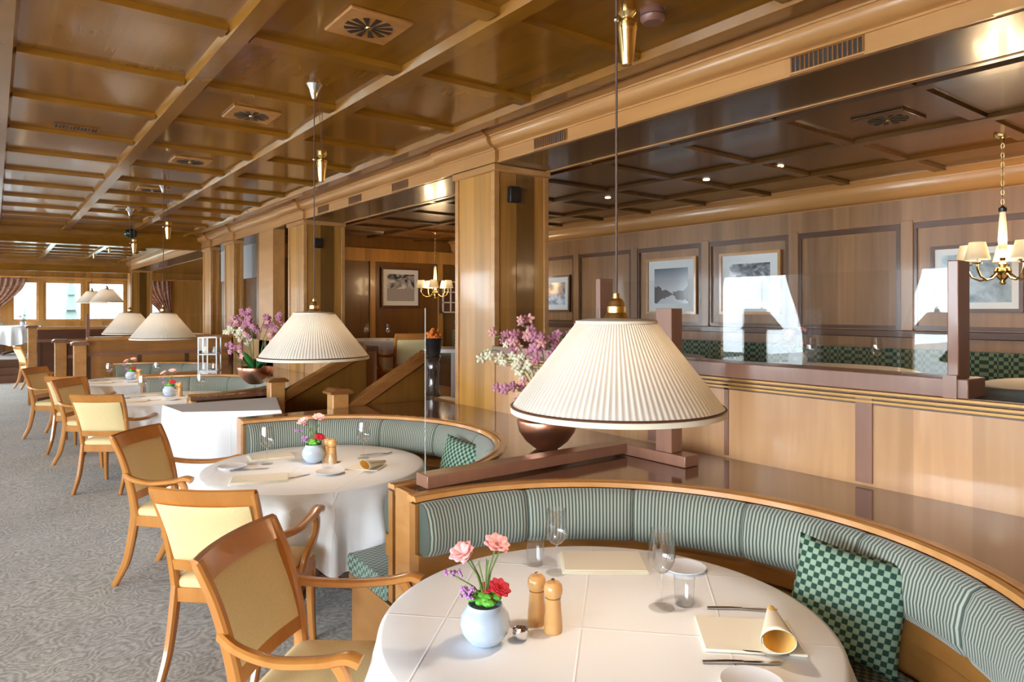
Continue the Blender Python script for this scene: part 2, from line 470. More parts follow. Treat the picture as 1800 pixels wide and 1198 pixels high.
# ------------------------------------------------------------------ room shell
BX = 2.964                      # plane of the beam, the parapet and the pillars
CZ = 2.96                       # main ceiling panels
BZ = 2.748                      # underside of the long beam
UX = 6.21                       # back wall of the raised room
PILLARS = [0.23, 4.138, 8.05, 11.03, 12.45, 21.0]
struct(MB().box(WX, BX, BY, 19.5, -.1, 0).box(WX, .6, 19.5, 19.51, -.1, 0).build('floor', 'carpet'))
struct(MB().box(BX - .12, UX, BY, 14.7, .3, .5).build('floor', 'far_wood'))
struct(MB().prism([(.62, 14.7), (UX, 14.7), (UX, FY), (WX, FY), (WX, 20.3), (.62, 20.3)], 'z', .3, .5).build('floor', 'carpet'))
st = MB()
for i in range(3): st.box(WX, .62, 19.4 + .3 * i, 20.35, .1667 * i, .1667 * (i + 1))
struct(st.build('trim_1', 'dark_strip'))
# ceiling of the dining room with its grid of beams as the ceiling's own part
ce = struct(MB().box(WX, BX + .1, BY, FY, CZ, CZ + .1).build('ceiling', 'ceil_wood'))
def beam_y(mb, x0, x1, y0, y1, zt, drop, ch=.014):
    mb.prism([(x0, zt), (x0 + ch, zt - drop), (x1 - ch, zt - drop), (x1, zt)], 'y', y0, y1)
def beam_x(mb, y0, y1, x0, x1, zt, drop, ch=.014):
    mb.prism([(y0, zt), (y0 + ch * .5, zt - drop), (y1 - ch * .5, zt - drop), (y1, zt)], 'x', x0, x1)
xs = [2.61 - .88 * n for n in range(9)]
g = MB()
for x in xs: beam_y(g, x, x + .12, BY, FY, CZ, .040, .017)
g.build('beam_grid', 'beam_wood', ce)
g = MB()
yc = [2.38 + .884 * n for n in range(-6, 24)]
for y in yc:
    if y > FY - .2 or 12.7 < y < 13.3: continue
    for i, x in enumerate(xs[:-1]):
        beam_x(g, y, y + .11, xs[i + 1] + .119, x + .001, CZ, .028)
g.build('cross_beam_grid', 'beam_wood', ce)
# long beam (fascia), soffit and cornice
fb = struct(MB().box(BX, 3.466, BY, FY, BZ, CZ + .05).build('trim_2', 'fascia'))
# cornice: convex moulding with fine fillets
def cove(x, z0, z1, proj, n=8):
    h = z1 - z0
    pts = [(x, z1), (x, z0), (x - .010, z0), (x - .010, z0 + .010), (x - .018, z0 + .014)]
    ze = z1 - h * .34; pe = proj * .62
    for i in range(n + 1):
        a = pi / 2 * i / n
        pts.append((x - .018 - (pe - .018) * sin(a), z0 + .014 + (ze - z0 - .014) * (1 - cos(a))))
    pts += [(x - pe, ze + .006), (x - pe - .012, ze + .006), (x - pe - .014, ze + .016), (x - pe - .008, ze + .018), (x - proj + .008, z1 - .012), (x - proj, z1 - .010), (x - proj, z1)]
    return pts
struct(MB().prism(cove(BX, 2.838, CZ, .125), 'y', BY, FY).build('trim_3', 'trim_wood'))
struct(MB().box(BX - .008, BX, BY, FY, BZ, BZ + .016).build('trim_4', 'trim_wood'))
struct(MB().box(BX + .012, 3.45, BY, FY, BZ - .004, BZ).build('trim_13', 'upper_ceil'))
struct(MB().box(3.44, 3.475, BY, FY, BZ - .010, BZ + .03).build('trim_14', 'trim_wood'))
for i, y in enumerate(PILLARS):          # the beam breaks forward over every pillar
    b = MB().box(BX - .035, BX, y - .05, y + .72, BZ, 2.84)
    b.prism(cove(BX - .035, 2.838, CZ, .125), 'y', y - .05, y + .72)
    struct(b.build('trim_5', 'fascia'))
# pillars
for i, y in enumerate(PILLARS):
    y1 = y + .52
    who = ['beside the camera, mostly out of frame', 'pillar behind the nearest lampshade', 'second pillar behind the stair rails',
           'third pillar beyond the second one', 'fourth pillar at the crossing header', 'last pillar beside the far windows'][i]
    t = thing('pillar', ['tall honey wood ', '', '', 'narrow looking ', 'small looking ', 'dark sided '][i] + 'veneered wooden ' + who, 'pillar', (BX, y, 0), 0, 'pillars carrying the long beam')
    dp = .12 if i in (3, 4) else .50
    c = MB().box(0, dp, 0, .52, 0, BZ); c.build('shaft', 'wall_wood', t)
    e = MB()
    for (a, b_) in ((-.012, .035), (dp - .033, dp + .012)):
        e.box(a, b_, -.012, .035, 0, BZ - .001)
    e.box(-.012, .035, .485, .532, 0, BZ - .001)
    e.build('corner_strip', 'trim_wood', t, bevel=.004)
    if dp > .2: MB().box(.20, .37, -.006, 0, 0, BZ - .02).build('inset_panel', 'stair_wood', t)
    MB().box(-.03, dp + .02, -.03, .55, BZ - .055, BZ - .002).build('capital', 'trim_wood', t, bevel=.01)
for (y, z, wh) in ((4.138, 2.53, 'nearest full'), (8.05, 2.47, 'second')):
    t = thing('wall_speaker', 'small black box speaker high on the %s pillar' % wh, 'speaker', (BX + .16, y - .05, z), 0, 'small black speakers')
    MB().box(-.05, .05, 0, .045, -.06, .06).build('speaker_box', 'black', t, bevel=.006)
    MB().lathe([(.001, .0), (.03, .0), (.032, .004), (.001, .004)], 16).build('cone', 'vent_dark', t, loc=(0, -.001, -.01), rot=(pi / 2, 0, 0))
# parapet wall between dining room and raised room
def parapet(y0, y1, top=1.30, stiles=()):
    w_ = struct(MB().box(BX, BX + .12, y0, y1, 0, top).build('wall_partition', 'panel_pale'))
    for s in stiles:
        MB().box(BX - .012, BX, s - .035, s + .035, .93, top).build('stile', 'rose_wood', w_)
    return w_
parapet(BY, PILLARS[0], 1.30, ())
parapet(PILLARS[0] + .52, PILLARS[1], 1.30, (1.43, 2.60))
for s in (2.12,):
    struct(MB().box(BX - .006, BX, s - .012, s + .012, .93, 1.29).build('trim_6', 'rose_wood'))
parapet(6.35, PILLARS[2], 1.25, ())
parapet(PILLARS[2] + .52, 14.7, 1.25, (9.5, 10.6))
struct(MB().box(BX - .006, BX, BY, PILLARS[1], 1.262, 1.326).build('trim_15', 'dark_wood'))
mo = MB()
for k, (z, p) in enumerate(((1.268, .014), (1.288, .026), (1.308, .018))):
    mo.prism([(BX, z), (BX - p, z + .003), (BX - p, z + .013), (BX, z + .016)], 'y', BY, PILLARS[1])
struct(mo.build('trim_7', plain('gilded moulding', (.40, .21, .05, 1), .3, .4)))
struct(MB().box(BX - .03, BX + .14, 1.03, PILLARS[1], 1.325, 1.40).build('trim_8', 'rose_wood', bevel=.004))
struct(MB().box(BX, BX + .12, 4.66, 5.02, 0, .93).build('wall_partition', 'stair_wood'))
struct(MB().box(BX - .02, BX + .14, 6.35, 8.05, 1.25, 1.30).build('trim_8', 'rose_wood', bevel=.004))
# glass screen on the parapet with posts
scr = thing('glass_screen', 'tall clear glass screen standing on the parapet rail between brown posts', 'glass screen', (BX, 0, 1.40))
for y, hgt in ((3.04, .455), (1.09, .455)):
    p = MB().box(0, .11, -.02, .02, -.02, hgt).build('post', 'rose_wood', scr, loc=(-.01, y, 0), bevel=.004)
    MB().box(-.03, .012, -.024, .024, -.075, .012).build('foot', 'rose_wood', p, loc=(0, 0, 0))
MB().box(.045, .053, 1.10, 3.02, .002, .43).build('pane', 'screen', scr)
# end walls, back wall, window walls
bw = struct(MB().box(UX, UX + .15, BY, FY, 0, 2.9).build('wall_right', 'back_wall'))
ys = [2.63 + 1.035 * n for n in range(-5, 7)]
s_ = MB()
for y in ys: s_.box(UX - .035, UX, y - .05, y + .05, 1.49, 2.42)
s_.build('stile', 'back_wall', bw, bevel=.004)
d_ = MB()
for a, b_ in zip(ys[:-1], ys[1:]):
    for (y0, y1, z0, z1) in ((a + .05, b_ - .05, 2.35, 2.40), (a + .05, b_ - .05, 1.50, 1.53), (a + .05, a + .09, 1.53, 2.35), (b_ - .075, b_ - .05, 1.53, 2.35)):
        d_.box(UX - .022, UX, y0, y1, z0, z1)
d_.build('panel_moulding_shadow', 'dark_strip', bw)  # dark moulding; top and right strips widened to paint in its shadow
struct(MB().box(UX - .03, UX, BY, 9.8, 2.40, 2.60).build('trim_9', 'back_wall'))
struct(MB().box(UX - .05, UX, BY, 9.8, 1.43, 1.49).build('trim_10', 'dark_strip', bevel=.006))
struct(MB().prism(cove(UX, 2.60, 2.80, .16), 'y', BY, 9.8).build('trim_11', 'trim_wood'))
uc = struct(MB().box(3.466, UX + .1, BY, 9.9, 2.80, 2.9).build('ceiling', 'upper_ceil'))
g = MB()
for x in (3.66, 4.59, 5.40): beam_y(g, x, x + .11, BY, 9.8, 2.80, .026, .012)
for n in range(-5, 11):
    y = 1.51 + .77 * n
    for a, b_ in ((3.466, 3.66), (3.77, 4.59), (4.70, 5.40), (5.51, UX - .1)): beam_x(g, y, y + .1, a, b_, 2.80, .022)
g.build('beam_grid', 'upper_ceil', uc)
ew = struct(MB().box(BX + .01, UX, 9.8, 9.95, .5, 2.85).build('wall_end', 'stair_wood'))
e_ = MB()
for x in (3.5, 4.68, 5.9): e_.box(x - .045, x + .045, 9.77, 9.8, .5, 2.42)
e_.box(BX + .02, UX, 9.77, 9.8, 2.42, 2.62)
e_.build('stile', 'wall_wood', ew, bevel=.004)
struct(MB().box(BX, 3.12, 9.2, 9.8, 0, BZ).build('wall_stub', 'fascia'))
pw = struct(MB().box(3.40, 3.5, 9.95, 13.5, .5, BZ + .1).build('wall_passage', 'stair_wood'))
MB().box(3.36, 3.40, 9.96, 13.4, 2.19, BZ + .05).build('frieze', 'grey_frieze', pw)
s_ = MB()
for y in (10.4, 12.0): s_.box(3.35, 3.40, y, y + .12, .5, BZ)
s_.build('stile', 'fascia', pw)
struct(MB().box(3.466, UX, 9.95, FY, 2.80, 2.9).build('ceiling', 'ceil_wood'))
# headers crossing the dining room
for (y, zb) in ((13.0, 2.72), (21.1, 2.66)):
    h = MB().box(WX, BX, y, y + .18, zb, CZ)
    h.prism([(y, CZ - .13), (y - .06, CZ - .03), (y - .06, CZ), (y, CZ)], 'x', WX, BX)
    h.box(WX, BX, y - .015, y, zb, zb + .03)
    struct(h.build('trim_12', 'beam_wood'))
def wall_with_windows(name, axis, pos, th, a0, a1, wins, z0, z1, mat, top=CZ + .1):
    mb = MB()
    def bx(p, q, zz0, zz1):
        if axis == 'x': mb.box(pos - th, pos, p, q, zz0, zz1)
        else: mb.box(p, q, pos, pos + th, zz0, zz1)
    cur = a0
    for (p, q) in wins:
        bx(cur, p, 0, top); bx(p, q, 0, z0); bx(p, q, z1, top); cur = q
    bx(cur, a1, 0, top)
    return struct(mb.build(name, mat))
wall_with_windows('wall_left', 'x', WX, .15, BY, FY, LEFT_WIN, WZ0, WZ1, 'wall_wood')
wall_with_windows('wall_far', 'y', FY, .15, WX, UX, FAR_WIN, 1.35, 2.50, 'wall_wood')
struct(MB().box(WX, UX, BY - .15, BY, 0, CZ + .1).build('wall_back', 'wall_wood'))
wn = 1
for (p, q) in LEFT_WIN:
    f = struct(MB().box(WX - .12, WX - .112, p + .05, q - .05, WZ0 + .05, WZ1 - .05).build('window_%d' % wn, 'pane')); wn += 1
    fr = MB()
    for (y0, y1, z0, z1) in ((p, p + .06, WZ0, WZ1), (q - .06, q, WZ0, WZ1), (p + .06, q - .06, WZ0, WZ0 + .06), (p + .06, q - .06, WZ1 - .06, WZ1)):
        fr.box(WX - .14, WX - .06, y0, y1, z0, z1)
    fr.build('window_frame', 'rail_wood', f)
for (p, q) in FAR_WIN:
    f = struct(MB().box(p + .05, q - .05, FY + .10, FY + .108, 1.40, 2.45).build('window_%d' % wn, 'pane')); wn += 1
    fr = MB()
    for (x0, x1, z0, z1) in ((p, p + .06, 1.35, 2.5), (q - .06, q, 1.35, 2.5), (p + .06, q - .06, 1.35, 1.41), (p + .06, q - .06, 2.44, 2.5)):
        fr.box(x0, x1, FY + .04, FY + .14, z0, z1)
    fr.build('window_frame', 'rail_wood', f)
# curtains (tied back)
def curtain(name, axis, pos, a0, a1, z0, z1, tiez, side, mat, label, group=None):
    """side=-1 gathers toward a0, +1 toward a1"""
    nu, nv = 40, 30; vs = []; fs = []
    for j in range(nv + 1):
        z = z1 + (z0 - z1) * j / nv
        d = (z1 - z) / (z1 - tiez) if z > tiez else 1
        wdt = (a1 - a0) * (1 - .72 * sin(min(d, 1) * pi / 2) ** 2.2) if z > tiez else (a1 - a0) * (.28 + .12 * (tiez - z) / (tiez - z0))
        for i in range(nu + 1):
            u = i / nu
            a = a0 + wdt * u if side < 0 else a1 - wdt * u
            q = pos + .03 * sin(u * 2 * pi * 8)
            vs.append((q, a, z) if axis == 'x' else (a, q, z))
    for j in range(nv):
        for i in range(nu):
            fs.append((j * (nu + 1) + i, j * (nu + 1) + i + 1, (j + 1) * (nu + 1) + i + 1, (j + 1) * (nu + 1) + i))
    o = MB().add(vs, fs).build(name, mat, thick=.003)
    return tag(o, label, 'curtain', group)
curtain('curtain', 'y', FY - .10, -.35, .72, .75, 2.56, 1.35, -1, 'curtain', 'patterned rust curtain gathered at left edge of the far windows')
curtain('curtain', 'y', FY - .10, 3.35, 4.4, .75, 2.56, 1.45, 1, 'curtain', 'patterned rust curtain tied back beyond the last pillar')
for (p, q), wh in zip(LEFT_WIN[2:4], ('right', 'left')):
    curtain('curtain', 'x', WX + .12, p - .2, p + .32, .05, 2.7, 1.0, -1, 'sheer', 'white sheer curtain at right edge of the %s window reflection in the glass screen' % wh, 'white sheer side curtains')
    curtain('curtain', 'x', WX + .12, q - .32, q + .2, .05, 2.7, 1.0, 1, 'sheer', 'white sheer curtain at left edge of the %s window reflection in the glass screen' % wh, 'white sheer side curtains')
struct(MB().box(WX, UX, FY - .15, FY, 2.56, 2.61).build('trim_16', 'rail_wood'))
# outdoors: ground, a slope of trees and a ridge seen through the panes
gm = plain('meadow', (.03, .04, .026, 1), .9)
struct(MB().box(-60, 60, FY + .3, 160, -3.2, -3.0).build('ground_outside', gm))
struct(MB().box(-60, WX - .3, -40, FY + .3, -1.2, -1.0).build('ground_outside', plain('pale bounce ground', (.55, .54, .50, 1), .9)))  # unseen ground, made pale to bounce daylight up to the ceiling
rg = MB(); n = 40; vs = []; fs = []
for i in range(n + 1):
    x = -80 + 4.5 * i; hh = 5 + 13 * abs(sin(i * .37)) + 2.5 * sin(i * 1.7)
    vs += [(x, 110, -3), (x, 130, hh * .55), (x, 150, hh)]
for i in range(n):
    for k in range(2): fs.append((i * 3 + k, (i + 1) * 3 + k, (i + 1) * 3 + k + 1, i * 3 + k + 1))
rg.add(vs, fs); tag(struct(rg.build('mountain_ridge', plain('grey rock', (.052, .056, .052, 1), .9), thick=1)), 'pale mountain ridge outside the far windows', 'mountain')
for i, (x, y, h_) in enumerate(((1.0, 34, 4.6), (3.2, 42, 6.5), (4.6, 36, 4.4), (8.5, 48, 6))):
    t = thing('spruce_tree', ['spruce tree outside behind the left far pane', 'tall spruce outside behind the middle far pane', 'spruce outside behind the right far pane', 'distant spruce outside, right of the last pillar'][i], 'tree', (x, y, -3.0), 0, 'trees outside the far windows')
    tr = MB()
    for k in range(7):
        z0 = h_ * (.12 + .12 * k); r0 = (1 - k / 7.6) * h_ * .2
        pr = [(.01, z0 + h_ * .2), (r0 * .5, z0 + h_ * .07), (r0, z0), (.02, z0 + .05)]
        tr.lathe(pr, 18)
    tr.build('crown', plain('spruce needles', (.030, .043, .034, 1), .9), t)
    MB().tube([(0, 0, 0), (0, 0, h_ * .3)], .12).build('trunk', 'dark_wood', t)
# ------------------------------------------------------------------ ceiling fittings
def slot_vent(label, loc, rot, L=.33, H=.075, n=15):
    t = thing('slot_vent', label, 'vent', loc, 0, 'slotted air vents'); t.rotation_euler = rot
    MB().box(-L / 2, L / 2, -.003, .004, -H / 2, H / 2).build('backing', 'vent_dark', t)
    s = MB()
    for i in range(n + 1):
        x = -L / 2 + L * i / n
        s.box(x - .0035, x + .0035, -.006, -.001, -H / 2, H / 2)
    s.box(-L / 2 - .005, L / 2 + .005, -.008, -.001, H / 2, H / 2 + .006).box(-L / 2 - .005, L / 2 + .005, -.008, -.001, -H / 2 - .006, -H / 2)
    s.build('slats', 'stair_rail', t)
for y, lb in ((1.60, 'large slotted vent in the beam at upper right'), (3.50, 'slotted vent in the beam right of the nearest full pillar'),
              (5.62, 'slotted vent in the beam just left of the nearest full pillar'), (6.60, 'slotted vent in the beam halfway between the two full pillars'), (7.45, 'slotted vent in the beam just right of the second pillar')):
    slot_vent(lb, (BX - .001, y, 2.793), (0, 0, -pi / 2), .33 if y < 4 else .30)
slot_vent('slotted vent in a ceiling panel at upper left', (.47, 5.76, CZ - .001), (pi / 2, 0, 0), .26, .13, 12)
def disc_vent(label, loc, sz=.30):
    t = thing('radial_vent', label, 'vent', loc, 0, 'square ceiling vents with radial slots')
    MB().box(-sz / 2, sz / 2, -sz / 2, sz / 2, -.016, 0).build('plate', 'rail_wood' if loc[0] < 3 else 'upper_ceil', t, bevel=.004)
    s = MB()
    for k in range(12):
        a = 2 * pi * k / 12; r0, r1 = sz * .07, sz * .36; w0, w1 = sz * .010, sz * .05
        c, s2 = cos(a), sin(a)
        P = lambda r, w_: (r * c - w_ * s2, r * s2 + w_ * c)
        s.prism([P(r0, -w0), P(r1, -w1), P(r1, w1), P(r0, w0)], 'z', -.019, -.0165)
    s.build('slots', 'vent_dark', t)
    MB().lathe([(.001, -.024), (.014, -.022), (.016, -.0165), (.001, -.0165)], 16).build('hub', 'brass', t)
for i, y in enumerate((2.864, 4.64, 6.41, 8.18, 9.95)):
    disc_vent(['square wooden vent with radial slots, nearest one above the aisle', 'second square ceiling vent from the camera', 'third square ceiling vent from the camera',
               'fourth square ceiling vent from the camera', 'farthest square ceiling vent before the crossing header'][i], (1.36, y + .02, CZ))
disc_vent('square vent with radial slots in the darker raised room ceiling', (4.22, 2.0 - .1, 2.80), .30)
t = thing('smoke_detector', 'round brown smoke detector on ceiling beside the brass weight', 'smoke detector', (2.27, 2.00, CZ))
MB().lathe([(.001, -.062), (.040, -.060), (.052, -.045), (.054, -.025), (.05, -.004), (.056, 0), (.001, 0)], 28).build('housing', plain('brown plastic', (.22, .10, .075, 1), .3), t)
MB().lathe([(.0545, -.034), (.0555, -.034), (.0555, -.030), (.0545, -.030)], 28, closed=True).build('ring', 'vent_dark', t)
for i, (x, y) in enumerate(((4.95, 6.35), (4.95, 4.95), (4.95, 3.75), (4.95, 3.05))):
    o = MB().lathe([(.001, -.004), (.022, -.004), (.026, -.008), (.030, 0), (.001, 0)], 20).build('downlight', 'downlight', loc=(x, y, 2.80))
    tag(o, ['leftmost small lit downlight in the dark raised room ceiling', 'second lit downlight from left in the raised room ceiling', 'third lit downlight from left in the raised room ceiling', 'rightmost small lit downlight in the raised room ceiling'][i], 'downlight', 'small downlights in raised room ceiling')
t = thing('ceiling_speaker', 'dark green dome hanging by the crossing header far left', 'speaker', (1.62, 11.5, CZ - .046))
MB().tube([(0, 0, 0), (0, 0, -.06)], .015).build('stalk', 'black', t)
MB().sphere((0, 0, -.12), .085, 16, 10, (1.1, 1, .85)).build('dome', plain('dark green dome', (.01, .03, .02, 1), .2), t)
# ------------------------------------------------------------------ pendant lamps (rise and fall)
def pendant(loc, rim, label, ceil=CZ, group='pleated pendant lamps over the booths'):
    t = thing('pendant_lamp', label, 'lamp', loc, 0, group)       # origin at centre of rim
    R, r, H = .3065, .116, .258
    n = 220; vs = []; fs = []
    prof = [(R, 0), (R - .002, .012)] + [(R + (r - R) * k / 8, .012 + (H - .012) * k / 8) for k in range(1, 9)]
    for i in range(n):
        a = 2 * pi * i / n; o_ = .0022 * (1 if i % 2 else -1)
        for (q, z) in prof:
            vs.append(((q + o_ * q / R) * cos(a), (q + o_ * q / R) * sin(a), z))
    m = len(prof)
    for i in range(n):
        j = (i + 1) % n
        for k in range(m - 1): fs.append((i * m + k, j * m + k, j * m + k + 1, i * m + k + 1))
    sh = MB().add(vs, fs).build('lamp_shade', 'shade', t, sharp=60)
    MB().lathe([(R + .004, -.004), (R + .005, .010), (R + .002, .012), (R - .004, .010), (R - .004, -.004)], 72, closed=True).build('lower_band', 'cream', sh)
    MB().lathe([(R + .0045, .011), (R + .0058, .015), (R + .001, .017), (R - .001, .012)], 72, closed=True).build('dark_piping', 'dark_wood', sh)
    MB().lathe([(r + .003, H - .006), (r + .004, H + .004), (r - .03, H + .010), (.03, H + .012), (.03, H + .008), (r - .03, H + .004)], 48, closed=True).build('top_cover', 'cream', sh)
    MB().lathe([(.001, H + .085), (.010, H + .084), (.012, H + .070), (.018, H + .066), (.022, H + .058), (.024, H + .050), (.027, H + .046), (.027, H + .028), (.031, H + .024), (.036, H + .012), (.001, H + .008)], 24).build('socket', 'old_brass', t)
    MB().sphere((0, 0, H - .11), .03, 14, 10, (1, 1, 1.3)).build('bulb', 'bulb', t)
    ztop = ceil - loc[2]
    MB().tube([(0, 0, H + .08), (0, 0, ztop - .09)], .0035, 6).build('cord', 'cord', t)
    MB().lathe([(.001, ztop - .10), (.012, ztop - .098), (.022, ztop - .07), (.03, ztop - .04), (.05, ztop - .012), (.052, ztop - .0015), (.001, ztop - .0015)], 28).build('canopy', 'chrome', t)
    MB().tube([(.048, 0, ztop - .03), (.05, .004, zt_(ztop) + .05)], .0016, 5).build('wire', 'cord', t)
    MB().tube([(.022, 0, ztop - .06), (.046, .002, zt_(ztop) + .05)], .0016, 5).build('wire', 'cord', t)
    zb = 1.02
    wgt = MB().lathe([(.001, zb), (.016, zb + .002), (.020, zb + .02), (.028, zb + .10), (.029, zb + .105), (.030, zb + .11), (.030, zb + .125), (.022, zb + .13), (.016, zb + .14), (.018, zb + .145), (.027, zb + .155), (.029, zb + .175), (.026, zb + .185), (.001, zb + .188)], 28)
    wgt.build('counterweight', 'brass', t, loc=(.045, .0, 0))
    MB().sphere((-.002, -.001, zb + .125), .008, 10, 6).build('cord_clamp', 'chrome', t)
    pl = point('lamp_bulb_light', (0, 0, .10), 5.5, (1, .84, .68), .03, t)
    return t
def zt_(z): return 1.155
L1 = pendant((1.46, 1.425, 1.369), 0, 'large pleated ivory pendant lamp over nearest round table')
dup(L1, (1.475, 3.846, 1.385), 0, 'pleated ivory pendant lamp in front of the second pillar over the second table')
dup(L1, (1.385, 7.75, 1.369), 0, 'pleated pendant lamp over the third table, larger of the far left pair')
dup(L1, (1.38, 9.86, 1.365), 0, 'pleated pendant lamp partly behind the third one, over the fourth table')
dup(L1, (1.87, 16.4, 1.83), 0, 'brownish looking pendant lamp in front of the far right window pane')
dup(L1, (1.80, 18.4, 1.83), 0, 'farthest pendant lamp, half hidden behind the one before far window')
for y, wh in ((3.69, 'right'), (6.17, 'left')): dup(L1, (-3.49, y, 1.369), 0, 'window side pendant lamp, the %s one of the two reflected in the glass screen' % wh, 'reflected pendant lamps')
# ------------------------------------------------------------------ banquettes
def rr(x0, x1, z0, z1, r, n=4):
    """rounded rectangle profile"""
    pts = []
    for (cx, cz, a0) in ((x1 - r, z1 - r, 0), (x0 + r, z1 - r, pi / 2), (x0 + r, z0 + r, pi), (x1 - r, z0 + r, 3 * pi / 2)):
        for k in range(n + 1):
            a = a0 + pi / 2 * k / n
            pts.append((cx + r * cos(a), cz + r * sin(a)))
    return pts
A0, A1 = radians(93.2), radians(-92)
BXC = 1.385
KB = 1.045
def banquette(yc, label):
    t = thing('banquette', label, 'banquette', (BXC, yc, 0), 0, 'curved green banquettes')
    def arc(prof, n=48): return MB().arc([(r * KB, z) for r, z in prof], A0, A1, n)
    arc([(.60, .06), (1.03, .06), (1.03, .40), (.56, .40), (.56, .33), (.60, .33)]).build('seat_base', 'band_wood', t, bevel=.004)
    arc([(.66, 0), (1.02, 0), (1.02, .06), (.66, .06)]).build('plinth', 'dark_wood', t)
    arc(rr(.55, .985, .405, .50, .035), 60).build('seat_cushion', 'check', t, sharp=60)
    arc([(.99, .42), (1.03, .42), (1.03, .895), (.99, .895)]).build('backrest_panel', 'band_wood', t)
    arc(rr(.965, .99, .61, .70, .006)).build('backrest_band', 'band_wood', t)
    # seven striped cushions
    n = 7; a_s = radians(92.4); stp = (a_s - radians(-91)) / n
    pr = [(.985, .695), (.955, .69), (.925, .70), (.905, .73), (.900, .78), (.912, .84), (.935, .885), (.965, .902), (.985, .900)]
    for k in range(n):
        b0 = a_s - stp * k; b1 = b0 - stp
        # puffed profile: shrink slightly at both ends
        vs = []; fs = []; N = 30; m = len(pr)
        for i in range(N + 1):
            u = i / N; a = b0 + (b1 - b0) * (.004 + .992 * u)
            e = 1 - .13 * max(0, abs(2 * u - 1) - .9) / .1
            for (r, z) in pr:
                q = KB * (.985 - (.985 - r) * e); zz = .795 + (z - .795) * (1 - (1 - e) * .25)
                vs.append((q * cos(a), q * sin(a), zz))
        for i in range(N):
            for j in range(m):
                j2 = (j + 1) % m
                fs.append((i * m + j, (i + 1) * m + j, (i + 1) * m + j2, i * m + j2))
        fs.append(tuple(range(m))); fs.append(tuple(N * m + j for j in range(m - 1, -1, -1)))
        MB().add(vs, fs).build('back_cushion', 'stripes', t, sharp=50)
    arc([(.985, .904), (.99, .922), (1.005, .926), (1.015, .921), (1.02, .926), (1.045, .926), (1.05, .904)], 80).build('top_rail', 'rail_wood', t)
    return t
BO = [1.36, 3.70, 7.55, 9.93]
BN = ['nearest curved green striped banquette around the front table', 'second curved green banquette, behind the nearest one',
      'third curved green banquette, left of the stair', 'farthest curved green banquette before the high partition']
banqs = [banquette(y, l) for y, l in zip(BO, BN)]
# ledge boards behind the banquettes, with half-round cut-outs
def ledge(yc, y0, y1, label):
    poly = []
    n = 40
    for i in range(n + 1):
        a = radians(90) + (A1 - radians(90)) * i / n
        poly.append((BXC + 1.047 * KB * cos(a), yc + 1.047 * KB * sin(a)))
    xe = poly[0][0]; xe2 = poly[-1][0]
    vs = []; fs = []
    # strip between arc and outer rectangle
    out = []
    for i in range(n + 1):
        px, py = poly[i]
        t_ = i / n
        if t_ < .33: q = (xe + (BX - xe) * t_ / .33, y1)
        elif t_ < .67: q = (BX, y1 + (y0 - y1) * (t_ - .33) / .34)
        else: q = (BX + (xe2 - BX) * (t_ - .67) / .33, y0)
        out.append(q)
    # make corners exact
    c1 = min(range(n + 1), key=lambda i: abs(out[i][0] - BX) + abs(out[i][1] - y1)); out[c1] = (BX, y1)
    c2 = min(range(n + 1), key=lambda i: abs(out[i][0] - BX) + abs(out[i][1] - y0)); out[c2] = (BX, y0)
    for z in (.885, .916):
        for i in range(n + 1): vs.append((*poly[i], z)); vs.append((*out[i], z))
    N2 = 2 * (n + 1)
    for i in range(n):
        fs.append((2 * i, 2 * i + 1, 2 * i + 3, 2 * i + 2)); fs.append((N2 + 2 * i, N2 + 2 * i + 2, N2 + 2 * i + 3, N2 + 2 * i + 1))
        fs.append((2 * i, 2 * i + 2, N2 + 2 * i + 2, N2 + 2 * i)); fs.append((2 * i + 1, N2 + 2 * i + 1, N2 + 2 * i + 3, 2 * i + 3))
    fs.append((0, N2, N2 + 1, 1)); fs.append((N2 - 2, N2 - 1, 2 * N2 - 1, 2 * N2 - 2))
    o = MB().add(vs, fs).build('ledge', 'ledge')
    return tag(o, label, 'ledge', 'polished ledges behind the banquettes')
ledge(BO[0], .135, 2.505, 'polished brown ledge behind the nearest banquette')
ledge(BO[1], 2.505, 4.97, 'polished brown ledge behind the second banquette, carrying the nearest orchid bowl')
ledge(BO[2], 6.35, 8.74, 'polished brown ledge behind the third banquette, carrying the far orchid bowl')
ledge(BO[3], 8.74, 11.15, 'polished brown ledge behind the farthest banquette')
# dividers between booths (end panels)
def divider(y0, y1, label, x0=1.344, x1=BX, z1=.921):
    t = thing('booth_divider', label, 'partition', (0, 0, 0), 0, 'wooden dividers between booths')
    MB().box(x0, x0 + .04, y0, y1, 0, z1).build('end_post', 'rail_wood', t, bevel=.004)
    MB().box(x0 + .04, x1, y0 + .03, y1 - .03, 0, z1 - .04).build('panel', 'band_wood', t)
divider(.125, .26, 'wooden booth divider at the near end of the nearest banquette, out of frame')
divider(2.455, 2.595, 'wooden booth divider between the nearest and second banquettes')
divider(4.80, 4.95, 'wooden booth divider at far end of the second banquette')
divider(6.30, 6.44, 'wooden booth divider at near end of the third banquette', z1=.885)
divider(8.66, 8.81, 'wooden booth divider between third and farthest banquettes')
